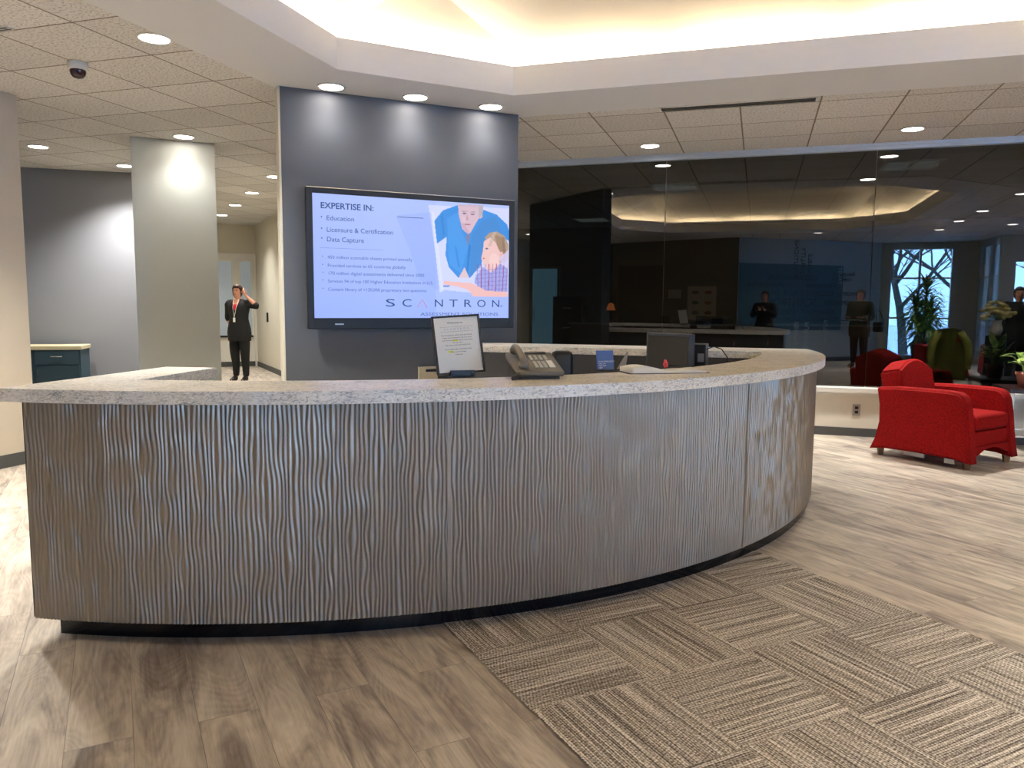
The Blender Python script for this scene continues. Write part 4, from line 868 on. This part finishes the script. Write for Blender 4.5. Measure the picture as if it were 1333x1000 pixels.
wm = person('woman in black cardigan and red top standing in the corridor, hand raised to her head', (-4.47, 12.6, 0), R(-8), 1.60,
    {'R': dict(elbow=(-.235, .07, 1.09), wrist=(-.20, .13, .90), hand=(.1, .2, -1), up=(-1, 0, 0), thumb=(0, -1, 0)),
     'L': dict(elbow=(.335, -.03, 1.285), wrist=(.17, -.055, 1.455), hand=(-.65, .15, .75), up=(.3, -1, 0), thumb=(0, -.3, 1), curl=.5)},
    dict(top='#0b0b0d', legs='#09090a', short=True, hem=.70), hair_c='#3a1c14', long_hair=True, neck_c='#c01c33', tilt=-.03, bulk=1.08)
b = B(); tube(b, [(-.045, -.075, 1.36), (-.03, -.142, 1.22), (-.004, -.152, 1.06)], .003, 5); tube(b, [(.045, -.075, 1.36), (.028, -.142, 1.22), (-.004, -.152, 1.06)], .003, 5); bx(b, -.022, .014, -.158, -.152, .99, 1.06); link('lanyard', b, paper, wm)
hold = {sd: dict(elbow=(sx*.235, -.06, 1.12), wrist=(sx*.085, -.27, 1.245), hand=(-sx*.55, -.75, .1), up=(sx, 0, .4), thumb=(0, 0, 1), curl=1.0) for sd, sx in (('L', 1), ('R', -1))}
pg_ = person('person in dark coat holding up a phone, mirrored behind the counter', (0, -.39, 0), R(180), 1.64, hold, dict(top='#15161a', legs='#17181c'), coat=True, hair_c='#1d1411')
tray_ = {sd: dict(elbow=(sx*.235, .0, 1.06), wrist=(sx*.14, -.24, 1.06), hand=(-sx*.3, -1, 0), up=(0, 0, -1), thumb=(sx, 0, .2), curl=.4) for sd, sx in (('L', 1), ('R', -1))}
p3_ = person('person in olive coat and dark trousers carrying a flat folder, mirrored in the glass', (1.62, -1.75, 0), R(190), 1.68, tray_, dict(top='#3a3318', legs='#0f1014'), coat=True, hair_c='#1a1411', bulk=1.1)
p4_ = person('person in black coat standing by the entrance doors, mirrored at the right edge', (4.55, .55, 0), R(170), 1.66, {'L': down(1, .24), 'R': down(-1, .24)}, dict(top='#0e0e10', legs='#101014'), coat=True, hair_c='#2a1c12', bulk=1.15)
fo = empty('folder', (1.62, -1.75, 0), R(190), 'flat black folder carried by the person in the olive coat', 'folder')
b = B(); bx(b, -.19, .19, -.50, -.24, 1.012, 1.03, None, .002); link('folder_cover', b, blackpl, fo)
b = B(); bx(b, -.15, .15, -.48, -.27, 1.03, 1.034); link('loose_paper', b, paper, fo)
bg = empty('handbag', (1.62, -1.75, 0), R(190), 'black shoulder bag hanging beside the person in the olive coat', 'bag')
b = B(); bx(b, -.49, -.29, -.08, .08, .78, 1.0, None, .04); link('bag_body', b, blackpl, bg, True)
b = B(); tube(b, [(-.50, 0, .98), (-.42, 0, 1.2), (-.32, .0, 1.3), (-.34, 0, 1.15), (-.36, 0, .98)], .008, 6); link('bag_strap', b, blackpl, bg, True)
phn = empty('phone', (0, -.045, 1.25), 0, 'dark mobile phone held by the mirrored photographer', 'phone'); b = B(); bx(b, -.075, .075, -.006, .004, -.035, .035, None, .003); link('phone_case', b, blackpl, phn)
# jacket on the chair (mirrored)
def draped(name, label, loc, rz, c, w, h, sleeves=True):
    t_ = empty(name, loc, rz, label, 'jacket'); b = B(); n = 16; rows = []
    for j in range(n+1):
        v = j/n; row = []
        for i in range(n+1):
            u = i/n*2-1; ww = w*(.62+.38*math.sin(min(1, v*1.4)*math.pi/2)); x = u*ww; y = .09*(1-u*u)*.9+.03*math.sin(u*7+v*3)+.05*v; z = h*(1-v)-.03*abs(u)**2
            row.append(b.verts.new((x, y, z)))
        rows.append(row)
    for j in range(n):
        for i in range(n): b.faces.new((rows[j][i], rows[j][i+1], rows[j+1][i+1], rows[j+1][i]))
    bmesh.ops.solidify(b, geom=list(b.faces), thickness=.03); link('jacket_back', b, c, t_, True)
    if sleeves:
        for sx in (-1, 1): b = B(); tube(b, [(sx*w*.6, .05, h*.93), (sx*w*.95, .09, h*.7), (sx*w*1.05, .12, h*.42), (sx*w*1.0, .13, h*.2)], [.06, .075, .065, .05], 10); link('sleeve', b, c, t_, True)
    return t_
draped('jacket', 'yellow-green puffer jacket draped over the back of a mirrored red armchair', (3.35+.155, -.25+.385, .02), R(-22), cloth('lime_cloth', '#666a22', .3), .30, .92)
draped('coat', 'crumpled grey coat over the mirrored red armchair near the entrance', (4.35+.07, -.75+.41, .05), R(-10), cloth('grey_cloth', '#6b6d70', .3), .26, .84, False)
# dracaena by the window (mirrored)
dp = empty('potted_dracaena', (2.62, -3.35, 0), 0, 'tall potted dracaena with arching narrow leaves, mirrored in front of the tall window', 'plant')
b = B(); lathe(b, [(0, 0), (.17, 0), (.22, .42), (.24, .43), (.24, .47), (.2, .47), (.19, .42), (0, .42)], 28); link('pot', b, mat('dark_planter', '#2b2724', .5), dp, True)
b = B(); b2 = B(); rnd = random.Random(9)
for cx, cy, hh in ((.03, .02, 1.72), (-.1, .06, 1.4), (.11, -.06, 1.15), (-.05, -.1, .95), (.08, .12, 1.3)):
    tube(b, [(cx*.4, cy*.4, .4), (cx, cy, hh*.65), (cx*1.5, cy*1.5, hh)], .018, 7)
    for k in range(80):
        a = k*2.4+rnd.uniform(-.3, .3); el = 1.35-1.6*(k/80); z = hh-.4*(k/80)
        leafblade(b2, (cx*1.5, cy*1.5, z), (math.cos(a)*math.cos(el), math.sin(a)*math.cos(el), math.sin(el)), rnd.uniform(.42, .6), .026, 1.5, 6, .3)
link('canes', b, bark, dp, True); link('leaves', b2, leafd, dp, True)
# flower arrangement on a pedestal (mirrored)
fa = empty('flower_arrangement', (4.30, 1.35, 0), 0, 'large cream flower arrangement on a tall dark pedestal, mirrored at the right', 'flowers')
b = B(); bx(b, -.14, .14, -.14, .14, 0, .86, None, .005); link('pedestal', b, darkmetal, fa)
b = B(); lathe(b, [(0, .86), (.06, .86), (.09, .95), (.06, 1.06), (.075, 1.1), (.06, 1.1), (0, 1.04)], 20); link('vase', b, whitetrim, fa, True)
b = B()
for k in range(26):
    a = k*2.4; r_ = .05*math.sqrt(k)*.95; c = Vector((r_*math.cos(a), r_*math.sin(a), 1.40-.9*r_+.07*math.sin(k*5.1))); 
    for q in range(5): bmesh.ops.create_icosphere(b, subdivisions=1, radius=.034, matrix=Matrix.Translation(c+Vector((.025*math.cos(q*1.26), .025*math.sin(q*1.26), 0))))
link('blooms', b, mat('cream_petals', '#b8a96a', .7, vary=.3), fa, True)
b = B()
for k in range(20): a = k*2.4; r_ = .05*math.sqrt(k); tube(b, [(0, 0, 1.06), (r_*.6*math.cos(a), r_*.6*math.sin(a), 1.25), (r_*math.cos(a), r_*math.sin(a), 1.38-.5*r_)], .004, 4)
link('flower_stems', b, leafm, fa)
# word wall
wm_ = (WL-WR).normalized(); WM = frame((WR.x, WR.y, 0), tuple(wm_), (.816, .578))
ww1 = mat('wall_letter_dark', '#10202e', .5); ww2 = mat('wall_letter_light', '#b8c4cc', .5); wbp = mat('blue_wall_panel', '#35586a', .6)
Lw = (WL-WR).length
wg = empty('wall_lettering', (WR.x, WR.y, 0), 0, 'word cloud letters on a blue panel on the rear wall, mirrored', 'wall sign')
WMl = Matrix.Translation((-WR.x, -WR.y, 0)) @ WM
b = B(); bx(b, 1.15, Lw-.02, .75, 2.3, 0.0005, .012, WMl); link('blue_panel', b, wbp, wg)
def wt(s_, x, y, size, m=ww1, rot=0): text('wall_word', s_, size, m, wg, WMl @ Matrix.Translation((x, y, .0125)) @ Matrix.Rotation(rot, 4, 'Z'), 'LEFT', .006)
for s_, x, y, z in (('COLLABORATION', 1.9, 1.98, .17), ('COMMUNICATIVE', 2.5, 1.80, .17), ('INNOVATIVE', 1.35, 1.80, .15), ('ACCURATE SCALE & SERVICE', 1.4, 1.62, .16), ('SCANTRON', 1.9, 1.40, .27), ('RESPONSIBLE', .8, 1.40, .15), ('EXPERTISE', 2.5, 1.18, .2), ('ASSESSMENT', 1.35, 1.18, .17), ('TECHNOLOGY CLASSROOM', 1.2, 1.0, .15), ('Recognized', .8, 2.1, .14), ('COMMITTED', .9, 1.96, .11), ('INTEGRITY', .6, 1.62, .13)): wt(s_, x, y, z)
for s_, x, y, z, m in (('QUALITY', 2.35, 2.0, .17, ww1), ('SOLUTIONS', 2.55, 1.95, .17, ww1), ('RELIABLE', 2.15, 1.95, .15, ww1), ('TRUST', 1.25, 1.85, .14, ww2)): wt(s_, x, y, z, m, R(90))
for s_, x, y, z in (('PEOPLE', 2.45, .95, .17), ('PURPOSE', 2.15, .95, .17), ('FUTURE', 1.6, 1.0, .15)): wt(s_, x, y, z, ww2, R(-90))
# ---------------------------------------------------------------- office behind the dark glass
brown = mat('office_partition', '#6a4a30', .7); topm = mat('office_ledge', '#8d8672', .5)
def counter(u0, u1, v, h, label):
    t_ = empty('office_desk', (*uv(u0, v), 0), R(-17.7), label, 'desk', 'office desks behind the glass'); L = u1-u0
    n_ = max(1, round(L/1.15))
    for k in range(n_): b = B(); bx(b, L*k/n_+.01, L*(k+1)/n_-.01, 0, .05, 0, h-.03); link('partition_panel', b, brown, t_)
    b = B(); bx(b, -.02, L+.02, -.02, .07, h-.03, h); link('partition_cap', b, topm, t_)
    b = B(); bx(b, 0, L, .05, .7, h-.34, h-.30); link('desktop', b, topm, t_)
    return t_
counter(-2.95, -.35, 12.3, 1.02, 'long brown panelled office desk behind the dark glass at the left')
counter(.15, 1.75, 12.3, 1.04, 'brown panelled office desk behind the dark glass, right of the gap')
od = empty('door_3', (*uv(-4.27, 15.58), 0), R(-17.7)); od['kind'] = 'structure'
b = B(); [bx(b, x0, x1, -.06, .0, 0, 2.1) for x0, x1 in ((-.3, -.25), (.28, .33))]; bx(b, -.3, .33, -.06, 0, 2.05, 2.1); link('door_frame', b, topm, od)
b = B(); bx(b, -.25, .28, -.04, -.01, 0, 2.05); link('door_pane', b, mat('painted_daylight_pane', '#4d6f80', .3, emit='#5f8ea8', es=.28), od)  # pane emission stands in for daylight beyond the door
b = B(); tube(b, [(-.2, -.05, .95), (-.2, -.09, .96), (-.2, -.09, 1.3), (-.2, -.05, 1.31)], .01, 6); link('door_handle', b, chrome, od)
of = empty('door_4', (*uv(-2.28, 15.58), 0), R(-17.7)); of['kind'] = 'structure'
b = B(); [bx(b, x0, x1, -.06, .0, 0, 2.15) for x0, x1 in ((-.5, -.44), (.44, .5))]; bx(b, -.5, .5, -.06, 0, 2.1, 2.15); link('door_frame', b, darkoff, of)
b = B(); bx(b, -.44, .44, -.04, -.01, 0, 2.1); link('door_leaf', b, mat('dark_blue_door', '#10161e', .5), of)
def cabinet_tall(u, v, label):
    t_ = empty('filing_cabinet', (*uv(u, v), 0), R(-17.7), label, 'cabinet'); b = B(); bx(b, 0, .52, 0, .45, 0, 1.45, None, .004); link('cabinet_body', b, mat('brown_cabinet', '#3c2a1c', .6), t_)
    for k in range(4): b = B(); bx(b, .02, .50, -.015, -.001, .05+k*.34, .37+k*.34); dr = link('drawer', b, mat('brown_drawer', '#4a3524', .6), t_); b = B(); bx(b, .19, .33, -.03, -.015, .22+k*.34, .24+k*.34); link('drawer_handle', b, chrome, dr)
cabinet_tall(-3.44, 13.1, 'tall dark brown filing cabinet right of the blue lit door behind the glass')
po = empty('poster', (*uv(-1.35, 15.59), 1.33), R(-17.7), 'cream poster with six small coloured pictures on the office wall behind the glass', 'poster')
b = B(); bx(b, 0, .55, -.006, 0, -.3, .36); link('poster_sheet', b, mat('poster_cream', '#b9ae90', .7, emit='#5b5240', es=.05), po)  # sheet emits slightly, brightness painted into its material
for i in range(2):
    for j in range(3):
        b = B(); lathe(b, [(0, 0), (.055, 0), (.05, .003), (0, .004)], 10, Matrix.Translation((.15+i*.25, -.007, .24-j*.2)) @ Matrix.Rotation(R(90), 4, 'X') @ Matrix.Diagonal((1.3, .7, 1, 1))); link('poster_picture', b, mat('fruit', ('#7d5a2a', '#a0402a', '#5d6a34', '#a86a2c', '#6a7c70', '#8a3c3c')[i+2*j], .7), po)
wbd = empty('framed_notice', (*uv(-1.75, 15.59), 1.45), R(-17.7), 'small framed notice on the office wall left of the poster', 'picture')
b = B(); bx(b, 0, .3, -.02, 0, -.02, .2); link('notice_frame', b, brown, wbd); b = B(); bx(b, .02, .28, -.024, -.0205, .0, .18); link('notice_paper', b, mat('notice_pale', '#a7a699', .7), wbd)
lp = empty('desk_lamp', (*uv(-2.35, 12.75), .72), R(-17.7), 'small desk lamp with glowing orange shade on the office desk behind the glass', 'lamp')
b = B(); lathe(b, [(0, 0), (.05, 0), (.05, .012), (.012, .02), (.01, .52), (0, .52)], 16); link('lamp_base', b, darkmetal, lp); b = B(); lathe(b, [(.08, .5), (.045, .6), (.02, .62)], 16); link('lamp_shade', b, mat('orange_shade', '#a4582a', .6, emit='#d0703a', es=.35), lp)
for k, (u, w_, lab) in enumerate(((-1.6, .45, 'black computer screen on the office desk behind the glass, left of the poster'), (-.75, .42, 'black computer screen on the office desk behind the glass, right of the poster'))):
    t_ = empty('computer_monitor', (*uv(u, 12.72), .72), R(-17.7), lab, 'monitor'); b = B(); bx(b, -w_/2, w_/2, 0, .03, .12, .42, None, .005); link('monitor_shell', b, blackpl, t_); b = B(); bx(b, -.1, .1, -.05, .1, 0, .012); bx(b, -.025, .025, .03, .05, .01, .2); link('monitor_stand', b, blackpl, t_)
for k, u in enumerate((-1.15, -2.8)):
    t_ = empty('paper_stack', (*uv(u, 12.36), (.72, .72)[k]), R(-10), ('loose stack of white papers on the office desk below the poster', 'loose stack of white papers on the office desk near the filing cabinet')[k], 'papers'); b = B(); [bx(b, -.12+.004*i, .12+.003*i, .05, .25, .006*i, .006*i+.005) for i in range(12)]; link('sheets', b, paper, t_)
# troffers in the office ceiling (switched off; faint lens emission imitates reflected daylight)
trm = mat('troffer_lens_daylight_glow', '#8f9698', .4, emit='#aab6b8', es=.12)
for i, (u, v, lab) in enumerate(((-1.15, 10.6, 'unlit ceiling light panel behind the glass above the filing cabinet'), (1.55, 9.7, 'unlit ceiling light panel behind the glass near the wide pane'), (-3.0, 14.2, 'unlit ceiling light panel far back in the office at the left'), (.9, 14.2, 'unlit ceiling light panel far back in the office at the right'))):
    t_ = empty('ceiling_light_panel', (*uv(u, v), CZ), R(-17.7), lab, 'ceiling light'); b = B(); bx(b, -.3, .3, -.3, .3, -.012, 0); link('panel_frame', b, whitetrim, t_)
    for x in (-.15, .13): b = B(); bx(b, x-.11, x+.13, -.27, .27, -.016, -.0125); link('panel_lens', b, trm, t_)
# ---------------------------------------------------------------- downlights
DLS = []
def downlight(x, y, z, label, power=40, group=None, col=(1, .975, .93), size=124, real=True, em_=None):
    t_ = empty('downlight', (x, y, z), 0, label, 'ceiling light', group)
    b = B(); lathe(b, [(.088, -.001), (.104, -.001), (.104, -.006), (.088, -.009), (.086, -.004)], 28); link('trim_ring', b, whitetrim, t_, True)
    b = B(); lathe(b, [(0, -.0045), (.0875, -.0045), (.0875, -.006), (0, -.0075)], 28); link('lens', b, em_ or whiteem, t_, True)
    if power:
        L = bpy.data.lights.new('downlight_lamp', 'SPOT'); L.energy = power; L.color = col; L.spot_size = R(size); L.spot_blend = .9; L.shadow_soft_size = .075
        o = bpy.data.objects.new('downlight_lamp', L); COL.objects.link(o); o.parent = t_; o.location = (0, 0, -.03)
    return t_
PW = 165
SZ = CZ-.012
downlight(-2.177, 4.83, CZ, 'downlight in the left tiles beside the tray edge, nearest the dome camera', PW)
downlight(-3.171, 7.58, CZ, 'downlight directly in front of the pale square column', PW*.07)
downlight(-4.887, 8.10, CZ, 'downlight over the alcove, left of the column', PW*.35)
downlight(-4.534, 9.18, CZ, 'downlight beside the grey wall, partly hidden by the column', PW)
for i, (x, y) in enumerate(((-3.007, 9.87), (-3.766, 11.29), (-4.512, 12.69), (-5.26, 14.11))): downlight(x, y, CZ, ('nearest', 'second', 'third', 'farthest')[i]+' of the four downlights along the corridor', PW*.5)
for i, (x, y) in enumerate(((-1.336, 5.80), (-.754, 6.065), (-.185, 6.335))): downlight(x, y, SZ, ('left', 'middle', 'right')[i]+' of the three downlights washing the screen wall', PW*.04, col=(1, .94, .88))
downlight(1.357, 7.854, CZ, 'downlight in the right tiles below the slot diffuser', PW)
downlight(3.558, 7.05, CZ, 'downlight in the right tiles above the red armchair', PW)
for i, (u, v) in enumerate(((3.42, 4.4), (3.42, 2.39), (3.42, .84), (3.42, -.79), (4.5, .02), (1.14, -.95), (-4.95, .19), (5.6, 4.4), (5.6, 1.6), (-4.4, 3.2))):  # last entries are extra lamps added out of view for illumination
    downlight(*uv(u, v), CZ, ('downlight right of the tray near the glass, mirrored', 'second mirrored downlight right of the tray', 'third mirrored downlight right of the tray', 'mirrored downlight right of the tray nearest the windows', 'mirrored downlight in front of the entrance', 'mirrored downlight over the word wall', 'mirrored downlight far left of the tray', 'added off-view downlight above the right seating near the glass', 'added off-view downlight above the right seating near the entrance', 'added off-view downlight left of the tray near the left wall')[i], PW)
downlight(2.19, 10.4, CZ, 'lit downlight in the office ceiling behind the left pane', 7)
downlight(4.4, 9.75, CZ, 'lit downlight in the office ceiling behind the right pane', 7)
# ---------------------------------------------------------------- daylight
w = bpy.data.worlds.new('sky'); sc.world = w; w.use_nodes = True; wt_ = w.node_tree; bgd = wt_.nodes.get('Background')
tcw = wt_.nodes.new('ShaderNodeTexCoord'); sp2 = wt_.nodes.new('ShaderNodeSeparateXYZ'); rp = wt_.nodes.new('ShaderNodeValToRGB')
rp.color_ramp.elements[0].position = .45; rp.color_ramp.elements[0].color = (.30, .6, 1, 1); rp.color_ramp.elements[1].position = .9; rp.color_ramp.elements[1].color = (.25, .5, 1, 1)
mm = wt_.nodes.new('ShaderNodeMath'); mm.operation = 'MULTIPLY_ADD'; mm.inputs[1].default_value = .5; mm.inputs[2].default_value = .5
wt_.links.new(tcw.outputs['Generated'], sp2.inputs[0]); wt_.links.new(sp2.outputs[2], mm.inputs[0]); wt_.links.new(mm.outputs[0], rp.inputs[0]); wt_.links.new(rp.outputs[0], bgd.inputs[0]); bgd.inputs[1].default_value = 9.0
def portal(M, x0, x1, z0, z1):
    L = bpy.data.lights.new('window_daylight', 'AREA'); L.shape = 'RECTANGLE'; L.size = x1-x0; L.size_y = z1-z0; L.cycles.is_portal = True
    o = bpy.data.objects.new('window_daylight', L); COL.objects.link(o)
    c = M @ Vector(((x0+x1)/2, .12, (z0+z1)/2)); ydir = (M.to_3x3() @ Vector((0, 1, 0))).normalized(); x_ = (M.to_3x3() @ Vector((1, 0, 0))).normalized()
    zz = ydir; xx = x_; yy = zz.cross(xx); o.matrix_world = Matrix(((xx.x, yy.x, zz.x, c.x), (xx.y, yy.y, zz.y, c.y), (xx.z, yy.z, zz.z, c.z), (0, 0, 0, 1)))
portal(MW, 3.03, 4.43, .1, 2.76); portal(MS, -4.0, -2.45, .1, 2.76); portal(MEn, 5.2, 7.6, 0, 2.35); portal(MRt, -1.6, 1.5, .1, 2.76)
# ---------------------------------------------------------------- view
sc.view_settings.view_transform = 'Standard'; sc.view_settings.look = 'None'; sc.view_settings.gamma = 1; sc.view_settings.use_curve_mapping = False; sc.view_settings.exposure = 1.3
sc.cycles.use_denoising = True; sc.cycles.max_bounces = 8; sc.cycles.diffuse_bounces = 4; sc.cycles.glossy_bounces = 4; sc.cycles.transparent_max_bounces = 12
sc.cycles.sample_clamp_indirect = 6; sc.cycles.caustics_reflective = False; sc.cycles.caustics_refractive = False
